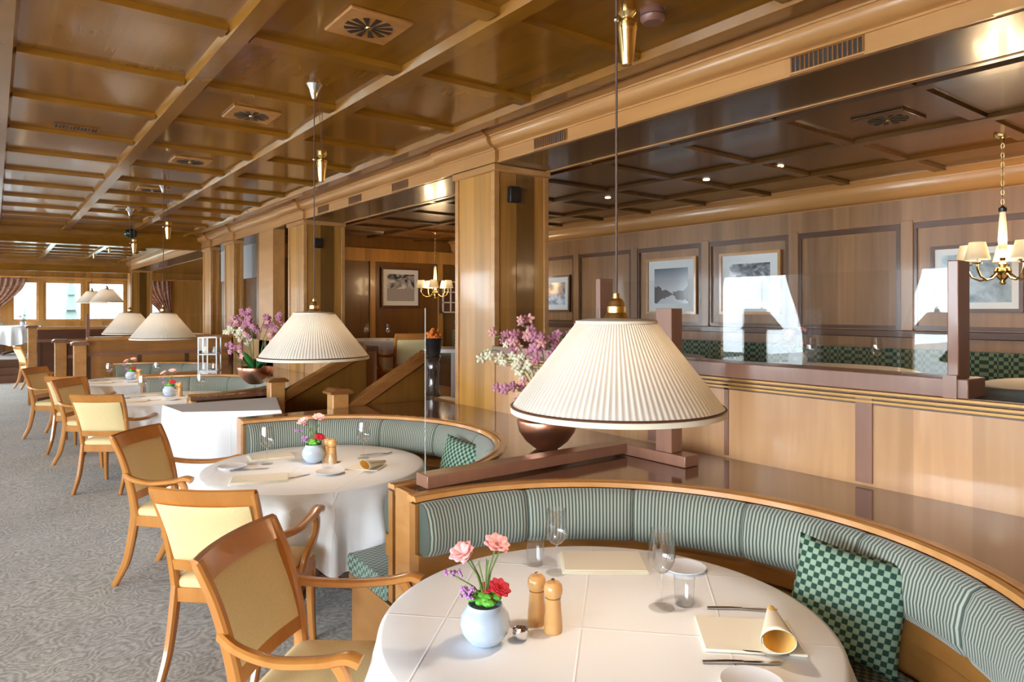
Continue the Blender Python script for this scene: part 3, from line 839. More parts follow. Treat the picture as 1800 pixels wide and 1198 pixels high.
# low L-shaped timber foot with glass on the ledge
t = thing('ledge_screen', 'low brown beam and glass pane on the ledge beside the copper bowl', 'glass screen', (0, 0, .926))
MB().box(1.423, 2.60, 2.461, 2.557, .001, .052).build('base_beam', 'rose_wood', t, bevel=.003)
MB().box(2.60, 2.70, 2.09, 2.557, -.008, .045).build('return_beam', 'rose_wood', t, bevel=.003)
MB().box(2.61, 2.69, 2.18, 2.28, .045, .745).build('post', 'rose_wood', t, bevel=.003)
MB().box(1.44, 2.60, 2.505, 2.512, .05, .745).build('pane', 'screen', t)
MB().box(1.4390, 1.44, 2.505, 2.512, .05, .745).build('pane_edge', plain('glass edge', (.30, .33, .30, 1), .2), t)
# ------------------------------------------------------------------ stair to the raised room
st = MB()
for i in range(3): st.box(2.06 + .29 * i, BX + .05, 5.02, 6.24, .1667 * i, .1667 * (i + 1) - .0005)
tag(st.build('staircase', 'dark_strip'), 'short dark wooden stair rising between the second and third banquettes', 'stairs')
def balustrade(y, x0, label, x1=BX - .07):
    t = thing('stair_balustrade', label, 'balustrade', (0, y, 0), 0, 'panelled stair balustrades')
    nw = MB().box(x0 - .065, x0 + .065, -.06, .06, 0, 1.02)
    nw.build('newel_post', 'rail_wood', t, bevel=.006)
    MB().prism([(x0 - .09, 1.02), (x0 + .09, 1.02), (x0 + .09, 1.035), (x0 + .05, 1.06), (x0 - .05, 1.06), (x0 - .09, 1.035)], 'y', -.085, .085).build('newel_cap', 'stair_rail', t)
    za, zb = .90, 1.30
    MB().prism([(x0 + .065, 0), (x1, 0), (x1, zb - .04), (x0 + .065, za - .04)], 'y', -.03, .03).build('side_panel', 'stair_wood', t)
    MB().prism([(x0 + .065, za - .07), (x1, zb - .07), (x1, zb + .03), (x0 + .065, za + .03)], 'y', -.05, .05).build('handrail', 'stair_rail', t, bevel=.008)
    MB().box(x0 + .065, x1, -.036, .036, 0, .18).build('skirting', 'dark_strip', t)
balustrade(5.06, 2.13, 'sloping panelled stair balustrade with square newel, nearer one')
balustrade(6.22, 2.03, 'sloping panelled stair balustrade behind the second lamp, farther one')
# ------------------------------------------------------------------ round tables
TR = .65
def cloth_mesh(R, z, hem, dents=(), seed=0, n=160, rows=16, folds=15):
    rnd = random.Random(seed)
    ph = [rnd.uniform(0, 6.28) for _ in range(4)]
    vs = [(0, 0, z)]; fs = []
    rings = [(R * k / 6, z) for k in range(1, 6)] + [(R - .012, z)]
    def pt(a, q, t):
        return (q * cos(a), q * sin(a))
    all_r = []
    for (q, zz) in rings:
        all_r.append([(q * cos(2 * pi * i / n), q * sin(2 * pi * i / n), zz) for i in range(n)])
    for j in range(rows + 1):
        t = j / rows
        row = []
        for i in range(n):
            a = 2 * pi * i / n
            f = .5 + .5 * sin(folds * a + ph[0] + .7 * sin(3 * a + ph[1])); f = f ** 1.8
            f2 = .5 + .5 * sin((folds + 7) * a + ph[2])
            amp = min(t * 1.6, 1) ** 1.3
            q = R + .003 + .008 * min(t * 6, 1) + amp * (.115 * f + .02 * f2 - .045)
            for (da, wd, dp) in dents:
                dd = atan2(sin(a - da), cos(a - da))
                q -= dp * math.exp(-(dd / wd) ** 4) * min(t * 3.4, 1)
            drop = (z - hem) * (1 + .10 * cos(4 * a + .6))
            row.append((q * cos(a), q * sin(a), z - .006 - drop * t if j else z - .005))
        all_r.append(row)
    for r_ in all_r: vs += r_
    for i in range(n): fs.append((0, 1 + i, 1 + (i + 1) % n))
    for k in range(len(all_r) - 1):
        for i in range(n):
            j = (i + 1) % n
            fs.append((1 + k * n + i, 1 + (k + 1) * n + i, 1 + (k + 1) * n + j, 1 + k * n + j))
    return MB().add(vs, fs)
def round_table(x, y, lab, clab, dents=(), R=TR, z0=0, seed=1, hem=.36, top=.75):
    t = thing('round_table', lab, 'table', (x, y, z0), 0, 'round tables')
    Q = R - (.07 if R < .65 else 0)
    MB().lathe([(.001, top - .04), (Q - .01, top - .04), (Q - .005, top - .03), (Q - .01, top - .008), (.001, top - .008)], 64).build('tabletop', 'band_wood', t)
    MB().lathe([(.001, .05), (.05, .05), (.045, .1), (.04, .5), (.06, top - .05), (.12, top - .04), (.001, top - .04)], 24).build('pedestal', 'dark_wood', t)
    for k in range(4):
        a = pi / 4 + pi / 2 * k
        MB().beam([(0, 0, .09), (.22 * cos(a), .22 * sin(a), .06), (.38 * cos(a), .38 * sin(a), .025)], [.06, .055, .045], [.07, .05, .045], (-sin(a), cos(a), 0)).build('foot', 'dark_wood', t)
    c = cloth_mesh(R, top, hem, dents, seed).build('tablecloth', 'cloth', loc=(x, y, z0), thick=0, sharp=80)
    tag(c, clab, 'tablecloth', 'white tablecloths')
T1 = (1.43, 1.45); T2 = (1.51, 3.92); T3 = (1.47, 7.92); T4 = (1.42, 10.12)
def ang(t, c): return atan2(c[1] - t[1], c[0] - t[0])
CH = [  # x, y, facing heading, label
    ((.89, 2.16), (.69, -.72), 'nearest armchair, ochre back turned toward camera, pulled up to the front table'),
    ((.94, 3.37), (.687, .727), 'armchair with bright cream outer back, just behind the nearest chair'),
    ((.97, 4.68), (.727, -.686), 'armchair at far side of the second table, ochre inner back'),
    ((.94, 7.45), (.60, .80), 'armchair with bright cream outer back seen square on at the third table'),
    ((.90, 8.78), (.75, -.66), 'armchair behind the third table, dark ochre back beside the aisle'),
    ((.86, 9.66), (.60, .80), 'armchair at near side of the fourth table, mostly hidden by the one before it'),
    ((.70, 10.85), (.80, -.60), 'leftmost armchair by the aisle at the fourth table'),
]
round_table(*T1, 'round table at the front', 'white cloth with pressed folds over the front table', ((ang(T1, CH[0][0]), .35, .03),), seed=3)
round_table(*T2, 'round table under the second lamp', 'white cloth draped over the second round table', ((ang(T2, CH[1][0]), .62, .15),), R=.63, seed=5)
round_table(*T3, 'round table under the third lamp', 'white cloth draped over the third round table', ((ang(T3, CH[3][0]), .45, .13),), R=.63, seed=8)
round_table(*T4, 'round table farthest down the row of booths', 'white cloth draped over the fourth round table', ((ang(T4, CH[5][0]), .45, .13),), R=.63, seed=9)
# service table with a box-pleated cloth, against the third booth divider
def quad_cloth():
    P = [(1.06, 5.98), (1.10, 5.48), (1.72, 5.14), (1.95, 5.95)]
    zt = .915; n = 26; ring = []
    for k in range(4):
        a, b = P[k], P[(k + 1) % 4]
        for i in range(n):
            u = i / n; ring.append((a[0] + (b[0] - a[0]) * u, a[1] + (b[1] - a[1]) * u, u))
    cx = sum(p[0] for p in P) / 4; cy = sum(p[1] for p in P) / 4
    N = len(ring); vs = [(cx, cy, zt)]; fs = []
    lv = [(0.5, 0, 0), (.985, 0, 0), (1.0, .008, 0), (1.01, .10, .3), (1.015, .30, .7), (1.02, .62, 1)]
    for (s, d, am) in lv:
        for i, (x, y, u) in enumerate(ring):
            o_ = 1 + am * .018 * sin(i * .75) ** 3
            vs.append((cx + (x - cx) * s * o_, cy + (y - cy) * s * o_, zt - d))
    for i in range(N): fs.append((0, 1 + i, 1 + (i + 1) % N))
    for k in range(len(lv) - 1):
        for i in range(N):
            j = (i + 1) % N; fs.append((1 + k * N + i, 1 + (k + 1) * N + i, 1 + (k + 1) * N + j, 1 + k * N + j))
    o = MB().add(vs, fs).build('tablecloth', 'cloth', sharp=50)
    tag(o, 'long white cloth over the square service table at foot of the stair', 'tablecloth', 'white tablecloths')
    t = thing('service_table', 'square service table hidden beneath a long white cloth near the stair', 'table', (cx, cy, 0))
    MB().prism([(cx + (p[0] - cx) * .97 - cx, cy + (p[1] - cy) * .97 - cy) for p in P], 'z', .875, .908).build('tabletop', 'band_wood', t)
    for p in P:
        MB().beam([((p[0] - cx) * .85, (p[1] - cy) * .85, 0), ((p[0] - cx) * .85, (p[1] - cy) * .85, .875)], .045, .045).build('leg', 'band_wood', t)
quad_cloth()
# ------------------------------------------------------------------ armchairs
def make_chair():
    t = thing('armchair', 'x', 'chair', (0, 0, 0), 0, 'cream upholstered armchairs')
    def outline(f0, f1, y0, y1, s=1.0, n=5, r=.05):
        base = [(-f0, y0), (f0, y0), (f1, y1), (-f1, y1)]
        pts = []
        for k in range(4):
            p0, p, p2 = Vector(base[k - 1]), Vector(base[k]), Vector(base[(k + 1) % 4])
            a = p + (p0 - p).normalized() * r; b = p + (p2 - p).normalized() * r
            for i in range(n + 1):
                u = i / n; q = a * (1 - u) ** 2 + p * 2 * u * (1 - u) + b * u * u
                pts.append((q.x * s, q.y * s))
        return pts
    o = outline(.205, .265, -.22, .245)
    vs = []; fs = []; lev = [(.97, .425), (1.0, .435), (1.0, .455), (.96, .470), (.85, .480), (.5, .487)]
    m = len(o)
    for s, z in lev: vs += [(x * s, y * s, z) for x, y in o]
    vs.append((0, 0, .489)); vs.append((0, 0, .425))
    for k in range(len(lev) - 1):
        for i in range(m): fs.append((k * m + i, k * m + (i + 1) % m, (k + 1) * m + (i + 1) % m, (k + 1) * m + i))
    for i in range(m):
        fs.append(((len(lev) - 1) * m + i, (len(lev) - 1) * m + (i + 1) % m, len(lev) * m)); fs.append(((i + 1) % m, i, len(lev) * m + 1))
    MB().add(vs, fs).build('seat', 'uph', t, sharp=60)
    MB().prism(outline(.21, .27, -.225, .25, r=.03), 'z', .365, .428).build('seat_rail', 'chair_wood', t, bevel=.004)
    for sx in (-1, 1):
        MB().beam([(sx * .245, .225, .40), (sx * .245, .228, .2), (sx * .250, .245, 0)], [.045, .038, .028], [.045, .038, .028]).build('leg', 'chair_wood', t)
        MB().beam([(sx * .200, -.205, .44), (sx * .203, -.225, .30), (sx * .207, -.262, .14), (sx * .212, -.335, 0)], [.036, .036, .033, .028], [.052, .05, .044, .032]).build('leg', 'chair_wood', t)
        # curved arm
        MB().beam([(sx * .222, -.262, .675), (sx * .262, -.17, .655), (sx * .292, -.04, .648), (sx * .300, .10, .664), (sx * .300, .175, .682), (sx * .298, .215, .672)],
                  [.026, .034, .044, .048, .05, .05], [.034, .030, .028, .028, .03, .034], (1, 0, 0)).build('armrest', 'chair_wood', t)
        MB().beam([(sx * .255, .10, .40), (sx * .268, .115, .47), (sx * .290, .165, .55), (sx * .298, .170, .62), (sx * .298, .145, .665)], [.034, .032, .03, .03, .032], [.058, .05, .036, .034, .04]).build('arm_support', 'chair_wood', t)
    fr = MB()
    for sx in (-1, 1):
        fr.beam([(sx * .200, -.205, .42), (sx * .212, -.225, .58), (sx * .220, -.275, .76), (sx * .226, -.335, .892)], [.036, .034, .034, .036], [.05, .042, .036, .030])
    def rail(z, hgt, thk, wx, y0, bow, lean):
        n = 14; vs = []; fs = []
        for i in range(n + 1):
            u = -1 + 2 * i / n
            x = u * wx; y = y0 - bow * (1 - u * u)
            for (dy, dz) in ((-thk / 2, -hgt / 2), (thk / 2, -hgt / 2), (thk / 2, hgt / 2), (0, hgt / 2 + thk * .25), (-thk / 2, hgt / 2)):
                vs.append((x, y + dy - dz * lean, z + dz))
        m = 5
        for i in range(n):
            for k in range(m): fs.append((i * m + k, (i + 1) * m + k, (i + 1) * m + (k + 1) % m, i * m + (k + 1) % m))
        fs.append(tuple(range(m))); fs.append(tuple(n * m + k for k in range(m - 1, -1, -1)))
        fr.add(vs, fs)
    rail(.866, .072, .026, .238, -.322, .035, .45)
    rail(.535, .045, .028, .200, -.222, .018, .2)
    fr.build('back_frame', 'chair_wood', t)
    vs = []; fs = []; NI, NJ = 12, 10
    for side in (0, 1):
        for j in range(NJ + 1):
            v = j / NJ; z = .553 + .282 * v
            yb = -.222 - .07 * v - .042 * v * v; wx = .197 + .014 * v
            bow = .018 + .016 * v
            for i in range(NI + 1):
                u = -1 + 2 * i / NI
                pf = min(1, (1 - abs(u)) * 6) * min(1, v * 7, (1 - v) * 7)
                th = (.008 + .010 * max(pf, 0) ** .5)
                vs.append((u * wx, yb - bow * (1 - u * u) + (th if side else -th), z))
    K = (NI + 1) * (NJ + 1)
    for s in (0, 1):
        for j in range(NJ):
            for i in range(NI):
                a = s * K + j * (NI + 1) + i; fs.append((a, a + 1, a + NI + 2, a + NI + 1))
    bd = [i for i in range(NI)] + [j * (NI + 1) + NI for j in range(NJ)] + [NJ * (NI + 1) + i for i in range(NI, 0, -1)] + [j * (NI + 1) for j in range(NJ, 0, -1)]
    for k in range(len(bd)): a, b = bd[k], bd[(k + 1) % len(bd)]; fs.append((a, b, K + b, K + a))
    MB().add(vs, fs).build('backrest', 'uph', t, sharp=60)
    return t
chair = make_chair()
first = True
for (x, y), f, lab in CH:
    rz = atan2(f[1], f[0]) - pi / 2
    if first:
        chair.location = (x, y, 0); chair.rotation_euler = (0, 0, rz); chair['label'] = lab; first = False
    else: dup(chair, (x, y, 0), rz, lab)
dup(chair, (.72, 17.9, 0), radians(-75), 'small looking armchair far off beside the stepped platform')
dup(chair, (1.05, 13.2, 0), radians(170), 'pale armchair back between the two far newel posts')
dup(chair, (3.80, 7.05, .5), radians(-10), 'yellow backed chair in the raised room beneath the left chandelier')
# ------------------------------------------------------------------ tableware
def flowers(loc, label, scale=1, rz=0):
    t = thing('flower_arrangement', label, 'flowers', loc, rz, 'flower vases on tables')
    MB().lathe([(.001, 0), (.030, 0), (.048, .012), (.064, .035), (.069, .058), (.064, .080), (.054, .096), (.048, .104), (.047, .110), (.044, .110), (.044, .104), (.055, .085), (.001, .080)], 36).build('vase', 'porcelain', t)
    rnd = random.Random(int(loc[1] * 100))
    g = MB()
    for k in range(26):
        a = rnd.uniform(0, 6.28); r = rnd.uniform(.005, .043)
        g.sphere((r * cos(a), r * sin(a), .114 + rnd.uniform(-.004, .020)), rnd.uniform(.009, .015), 7, 5, (1.2, 1, .8))
    g.build('moss', 'leaf_bright', t)
    def bloom(c, r, mat, npet, tilt, layers=1):
        b = MB(); c = Vector(c); tl = Vector(tilt).normalized()
        ax = tl.orthogonal().normalized(); ay = tl.cross(ax)
        for l in range(layers):
            for k in range(npet):
                a = 2 * pi * k / npet + l * .4
                d = ax * cos(a) + ay * sin(a); op = .35 + .5 * l / max(layers, 1)
                e = d.cross(tl)
                L = r * (1 - .22 * l); rows = []
                for q in range(5):
                    u = q / 4; wv = L * .42 * sin(pi * (u * .85 + .1))
                    p = c + d * L * u * (1 - .3 * op) + tl * (L * op * u * 1.0 + (-.25 * L * max(0, u - .7)))
                    rows.append((p - e * wv, p + tl * .001 * 0 + d * 0, p + e * wv))
                vs = [x for r3 in rows for x in r3]; fs = []
                for q in range(4):
                    fs += [(q * 3, q * 3 + 1, q * 3 + 4, q * 3 + 3), (q * 3 + 1, q * 3 + 2, q * 3 + 5, q * 3 + 4)]
                b.add(vs, fs)
        b.build('blossom', mat, t, sharp=80, thick=.0008)
    zb = .115
    def stem(p, r=.0022): MB().tube([(0, 0, zb), (p[0] * .35, p[1] * .35, zb + (p[2] - zb) * .55), p], [r * 1.5, r, r], 6).build('stem', 'stem', t)
    # local x = to the camera's right
    for p, r, mat, tl in (((-.062, 0, .245), .042, 'pale_pink', (-.4, -.5, 1)), ((-.045, .012, .232), .030, 'pale_pink', (-.7, -.2, .6)), ((.030, .0, .268), .042, 'pale_pink', (.2, -.4, 1)), ((.045, .01, .262), .026, 'pale_pink', (.8, -.3, .5))):
        stem(p); bloom(p, r, mat, 7, tl, 2)
    for p, r, mat in (((.038, -.012, .152), .036, 'red'), ((.008, .012, .146), .026, 'red')):
        bloom((p[0], p[1], p[2]), r, mat, 8, (.5 if p[0] > .02 else -.2, -.5, 1), 3)
    sx = MB(); 
    for k in range(40):
        sx.sphere((-.048 + rnd.uniform(-.018, .018), -.01 + rnd.uniform(-.012, .012), .142 + rnd.uniform(-.012, .016)), .0045, 5, 4)
    sx.build('blossom', 'lilac', t)
    sx = MB()
    for k in range(26):
        sx.sphere((-.088 + rnd.uniform(-.024, .024), rnd.uniform(-.012, .012), .192 + rnd.uniform(-.006, .006)), .0042, 5, 4)
    sx.build('blossom', 'lilac', t); stem((-.086, 0, .186))
    for k in range(5):
        a = rnd.uniform(0, 6.28); stem((.03 * cos(a) + .01, .03 * sin(a), .21 + rnd.uniform(0, .03)), .0014)
    t.scale = (scale,) * 3
    return t
def mill(loc, label, h=.15):
    t = thing('pepper_mill', label, 'mill', loc, 0, 'wooden mills on tables')
    k = h / .15
    MB().lathe([(.001, 0), (.0255, 0), (.0265, .006), (.0265, .022), (.0255, .026), (.0265, .030), (.0235, .06), (.0215, .092), (.0225, .097), (.001, .0975)], 24).build('body', 'mill', t)
    MB().lathe([(.001, .098), (.020, .098), (.0255, .106), (.0275, .120), (.0255, .132), (.019, .140), (.001, .142)], 24).build('head', 'mill', t)
    MB().lathe([(.001, .150), (.004, .150), (.0065, .147), (.006, .1425), (.001, .1425)], 14).build('knob', 'chrome', t)
    return t
def wineglass(loc, label, k=1.0):
    t = thing('wine_glass', label, 'glass', loc, 0, 'wine glasses')
    MB().lathe([(.001, .003), (.012, .0035), (.036, .0012), (.0365, 0), (.001, 0)], 28).build('foot', 'pane', t)
    MB().lathe([(.001, .002), (.0050, .006), (.0034, .02), (.0030, .06), (.0034, .092), (.0070, .099), (.001, .1)], 14).build('stem', 'wine', t)
    MB().lathe([(.004, .097), (.018, .104), (.032, .120), (.0385, .138), (.039, .15), (.036, .18), (.0315, .222), (.0308, .222), (.0352, .18), (.0380, .15), (.0375, .138), (.031, .121), (.017, .1055), (.004, .0985)], 32).build('bowl', 'bowl', t)
    t.scale = (k,) * 3
    return t
def tumbler(loc, label):
    t = thing('tumbler', label, 'glass', loc, 0, 'water tumblers')
    MB().lathe([(.001, 0), (.026, 0), (.029, .004), (.033, .088), (.0318, .088), (.028, .010), (.001, .009)], 28).build('tumbler_body', 'wine', t)
    return t
def plate(loc, label, r=.075):
    t = MB().lathe([(.001, .002), (r * .6, 0), (r * .66, .003), (r, .012), (r, .0145), (r * .64, .0065), (.001, .005)], 40).build('side_plate', 'white_china', loc=loc)
    return tag(t, label, 'plate', 'small white side plates')
def knife(loc, rz, label, L=.21):
    t = thing('table_knife', label, 'knife', loc, rz, 'cutlery on tables')
    MB().beam([(-L * .5, 0, .004), (-L * .2, 0, .005), (0, 0, .005)], [.010, .010, .007], [.006, .008, .006], (0, 1, 0)).build('handle', 'steel', t)
    MB().prism([(0, -.004), (L * .3, -.009), (L * .45, -.007), (L * .5, .003), (L * .2, .004), (0, .004)], 'z', .003, .0055).build('blade', 'steel', t)
    return t
def fork(loc, rz, label, L=.20):
    t = thing('table_fork', label, 'fork', loc, rz, 'cutlery on tables')
    MB().beam([(-L * .5, 0, .004), (-L * .2, 0, .006), (L * .12, 0, .008), (L * .22, 0, .005)], [.011, .007, .006, .018], [.003] * 4, (0, 1, 0)).build('handle', 'steel', t)
    g = MB()
    for k in range(4): g.beam([(L * .2, -.0075 + .005 * k, .005), (L * .36, -.0075 + .005 * k, .004), (L * .5, -.0075 + .005 * k, .010)], .0026, .002, (0, 1, 0))
    g.build('tines', 'steel', t)
    return t
def napkin_flat(loc, rz, label, a=.28, b=.20):
    mb = MB()
    for k in range(3):
        e = .004 * k
        mb.box(-a / 2 + e, a / 2 - e * .5, -b / 2 + e, b / 2, .0005 + .004 * k, .004 + .004 * k)
    o = mb.build('folded_napkin', 'napkin', loc=loc, rot=(0, 0, rz), bevel=.0015)
    return tag(o, label, 'napkin', 'cream napkins')
def napkin_roll(loc, rz, label, k=1.0):
    """napkin folded flat with its front corner rolled into an open cone lying across it"""
    t = thing('rolled_napkin', label, 'napkin', loc, rz, 'cream napkins')
    MB().box(-.12, .10, -.085, .085, .0008, .007).build('folded_base', 'napkin', t, bevel=.002)
    L = .235; n = 30; vs = []; fs = []
    for j in range(9):
        u = j / 8; r = .010 + .028 * u
        for i in range(n + 1):
            a = -.35 + (2 * pi + .5) * i / n; q = r * (1 - .10 * i / n)
            vs.append((q * cos(a), -.5 * L + L * u + .02 * sin(a) * u, r + .008 + q * sin(a)))
    for j in range(8):
        for i in range(n): fs.append((j * (n + 1) + i, j * (n + 1) + i + 1, (j + 1) * (n + 1) + i + 1, (j + 1) * (n + 1) + i))
    c = MB().add(vs, fs).build('cone', 'napkin', t, thick=.0015, loc=(.05, .0, 0), rot=(0, 0, radians(170)))
    vs = [(x * .93, y * .999, .010 + (z - .008) * .94) for x, y, z in vs]
    MB().add(vs, fs).build('lining', 'napkin_yellow', t, loc=(.05, .0, 0), rot=(0, 0, radians(170)))
    t.scale = (k,) * 3
    return t
H_ = CAMZ; ZT = .7505
RY = -radians(37.05)
def on(x, y): return (x, y, ZT)
FV = flowers(on(1.075, 1.546), 'pale blue round vase with pink and red flowers on the front table', 1.0, RY)
MA = mill(on(1.262, 1.552), 'wooden pepper mill on the front table, left one of the pair')
mill(on(1.268, 1.486), 'wooden pepper mill on the front table, right one of the pair')
WG = wineglass(on(1.561, 1.812), 'wine glass behind the mills on the front table')
wineglass(on(1.634, 1.404), 'wine glass right of centre on the front table, beside a tumbler', 1.08)
tumbler(on(1.71, 1.378), 'empty tumbler beside the right wine glass on front table')
tumbler(on(1.55, 1.915), 'empty tumbler near the far edge of front table')
plate(on(1.935, 1.56), 'white side plate near far right edge of the front table')
plate(on(1.465, .975), 'white side plate cut off at the bottom of the frame')
napkin_flat(on(1.748, 1.775), RY - .02, 'cream napkin folded flat toward far edge of the front table', .30, .20)
napkin_roll(on(1.69, 1.125), RY - .12, 'cream napkin rolled into a cone with yellow lining, front table right side', 1.2)
knife(on(1.818, 1.245), RY - .08, 'dark looking knife above the rolled napkin on the front table')
knife(on(1.545, .985 + .07), RY - .02, 'knife below the rolled napkin on the front table')
fork((1.60, 1.075, ZT), RY - .22, 'fork just below the rolled napkin on the front table')
t = thing('salt_dish', 'small silver shell dish beside the blue vase', 'dish', on(1.165, 1.505))
MB().lathe([(.001, 0), (.014, 0), (.018, .004), (.024, .022), (.022, .03), (.020, .03), (.021, .022), (.001, .012)], 20).build('bowl', 'chrome', t)
# second table
def rel(t, dx, dy): return (t[0] + dx, t[1] + dy, ZT)
r1 = Vector((.7981, -.6025)); f1 = Vector((.6025, .7981))
def rt(t, a, b):
    """a metres to the right, b metres away from the camera, from the table centre"""
    q = r1 * a + f1 * b; return (t[0] + q.x, t[1] + q.y, ZT)
def dupv(src, loc, lab, rz=None, sc=None): return dup(src, loc, rz, lab, None, sc)
def set_table(T, wh, sides=True):
    dupv(FV, rt(T, -.03, .07), 'pale blue vase of pink flowers on the %s table' % wh)
    a = dupv(MA, rt(T, .045, .10), 'wooden pepper mill on the %s table, farther one of the pair' % wh)
    dupv(MA, rt(T, .085, .06), 'wooden pepper mill on the %s table, nearer one of the pair' % wh)
    wineglass(rt(T, -.30, .04), 'wine glass at left on the %s table' % wh)
    wineglass(rt(T, .24, .20), 'wine glass at right on the %s table' % wh)
    tumbler(rt(T, .10, -.10), 'tumbler near the middle of the %s table' % wh)
    plate(rt(T, .14, -.20), 'white side plate at near right of the %s table' % wh, .08)
    plate(rt(T, -.46, -.07), 'white side plate at left edge of the %s table' % wh, .08)
    napkin_roll(rt(T, .32, -.06), RY - .2, 'rolled napkin with yellow lining at right of the %s table' % wh, .9)
    napkin_flat(rt(T, -.20, -.35), RY + .3, 'cream napkin folded flat at near side of the %s table' % wh, .30, .18)
    knife(rt(T, -.03, -.30), RY + .9, 'knife lying at near side of the %s table' % wh)
    knife(rt(T, -.34, -.12), RY + .35, 'knife lying at left of the %s table' % wh)
    fork(rt(T, .30, .30), RY + .35, 'fork lying at far right of the %s table' % wh)
    napkin_flat(rt(T, -.34, .22), RY + .5, 'cream napkin folded flat at far left of the %s table' % wh, .26, .18)
set_table(T2, 'second'); set_table(T3, 'third'); set_table(T4, 'fourth')
# ------------------------------------------------------------------ pillows and folder
def pillow(loc, rot, label, sz=.36):
    n = 20; vs = []; fs = []
    for s in (-1, 1):
        for j in range(n + 1):
            for i in range(n + 1):
                u, v = -1 + 2 * i / n, -1 + 2 * j / n
                th = .075 * max(0, (1 - u ** 2) * (1 - v ** 2)) ** .45
                pin = 1 - .07 * (1 - u * u) * abs(v) ** 3 - .0; pin2 = 1 - .07 * (1 - v * v) * abs(u) ** 3
                vs.append((u * sz / 2 * pin2, s * th, v * sz / 2 * pin))
    K = (n + 1) ** 2
    for s in (0, 1):
        for j in range(n):
            for i in range(n):
                a = s * K + j * (n + 1) + i; fs.append((a, a + 1, a + n + 2, a + n + 1))
    o = MB().add(vs, fs).build('pillow', 'pillow', loc=loc, rot=rot, sharp=70)
    return tag(o, label, 'pillow', 'green chequered pillows')
pillow((2.20, 1.12, .715), (radians(-14), radians(9), radians(-70)), 'green chequered pillow leaning on the nearest banquette', .35)
pillow((2.26, 3.50, .70), (radians(-12), radians(5), radians(-80)), 'green chequered pillow leaning on the second banquette', .36)
t = MB().prism([(-.10, 0), (.10, 0), (.10, .006), (-.10, .006)], 'y', -.15, .15).build('menu_folder', 'cream', loc=(2.07, 3.22, .52), rot=(radians(0), radians(-12), .3))
tag(t, 'beige folder lying on the second banquette beside the pillow', 'folder')
# ------------------------------------------------------------------ orchids in copper bowls
def orchid(loc, label, seed, rz=0, sc=1.0):
    rnd = random.Random(seed)
    t = thing('potted_orchid', label, 'plant', loc, rz, 'orchids in copper bowls')
    MB().lathe([(.001, 0), (.055, 0), (.075, .012), (.115, .045), (.150, .095), (.163, .150), (.160, .158), (.154, .150), (.14, .10), (.10, .07), (.001, .07)], 48).build('bowl', 'copper', t)
    MB().lathe([(.001, .125), (.10, .13), (.148, .12), (.001, .10)], 24).build('soil', 'dark_wood', t)
    for k in range(8):
        a = k * .8 + rnd.uniform(-.2, .2); L = rnd.uniform(.16, .26); c, s = cos(a), sin(a)
        vs = []; fs = []
        for q in range(9):
            u = q / 8; r = .03 + L * u * .75; z = .13 + L * (.95 * u - .55 * u * u * (1 if k % 2 else .4)); wv = .036 * sin(pi * (.08 + .9 * u)) ** .7
            vs += [(r * c - wv * s, r * s + wv * c, z + .008), (r * c, r * s, z), (r * c + wv * s, r * s - wv * c, z + .008)]
        for q in range(8): fs += [(q * 3, q * 3 + 1, q * 3 + 4, q * 3 + 3), (q * 3 + 1, q * 3 + 2, q * 3 + 5, q * 3 + 4)]
        MB().add(vs, fs).build('leaf', 'leaf', t, thick=.002, sharp=80)
    sprays = [(-.34, .52, 'white_petal'), (-.28, .60, 'pink'), (-.16, .66, 'pink'), (-.05, .58, 'pink'), (.10, .60, 'pink'), (.22, .62, 'pink'), (.30, .52, 'pink'), (-.22, .47, 'white_petal'), (-.26, .34, 'pink')]
    for (ex, ez, mat) in sprays:
        yy = rnd.uniform(-.08, .08)
        pts = [(.02 * (1 if ex > 0 else -1), yy * .2, .12), (ex * .30, yy * .5, .12 + (ez - .12) * .62), (ex * .7, yy, .12 + (ez - .12) * .98), (ex, yy * 1.1, ez)]
        P = []
        V = [Vector(p) for p in pts]
        for i in range(3):
            p0, p1, p2, p3 = V[max(i - 1, 0)], V[i], V[i + 1], V[min(i + 2, 3)]
            for q in range(6):
                u = q / 6; P.append(.5 * ((2 * p1) + (p2 - p0) * u + (2 * p0 - 5 * p1 + 4 * p2 - p3) * u * u + (3 * p1 - p0 - 3 * p2 + p3) * u ** 3))
        P.append(V[-1])
        MB().tube(P, .0028, 5).build('stem', 'stem', t)
        for k in range(11):
            q = P[-1 - k] if k < len(P) - 4 else P[-2]
            c = q + Vector((rnd.uniform(-.04, .04), rnd.uniform(-.04, .03), rnd.uniform(-.045, .04)))
            b = MB(); rr_ = rnd.uniform(.022, .034); tl = Vector((rnd.uniform(-.5, .5), -1, rnd.uniform(-.3, .4))).normalized()
            ax = tl.orthogonal().normalized(); ay = tl.cross(ax)
            for p_ in range(5):
                a = 2 * pi * p_ / 5 + rnd.uniform(-.1, .1); d = ax * cos(a) + ay * sin(a); e = d.cross(tl)
                b.add([c, c + d * rr_ * .5 - e * rr_ * .36 + tl * .004, c + d * rr_ * .95 - e * rr_ * .2, c + d * rr_ * 1.05, c + d * rr_ * .95 + e * rr_ * .2, c + d * rr_ * .5 + e * rr_ * .36 + tl * .004], [(0, 1, 2, 3, 4, 5)])
            b.sphere(c + tl * .004, .006, 6, 4)
            m_ = mat if rnd.random() > .18 else ('pale_pink' if mat == 'pink' else 'white_petal')
            b.build('blossom', m_, t, thick=.001, sharp=80)
    t.scale = (sc,) * 3
    return t
orchid((2.38, 2.84, .917), 'pink and cream orchid in copper bowl beside the nearest lampshade', 4, RY)
orchid((2.12, 7.12, .917), 'pink orchid in copper bowl left of the second lamp', 11, RY - .1, 1.08)
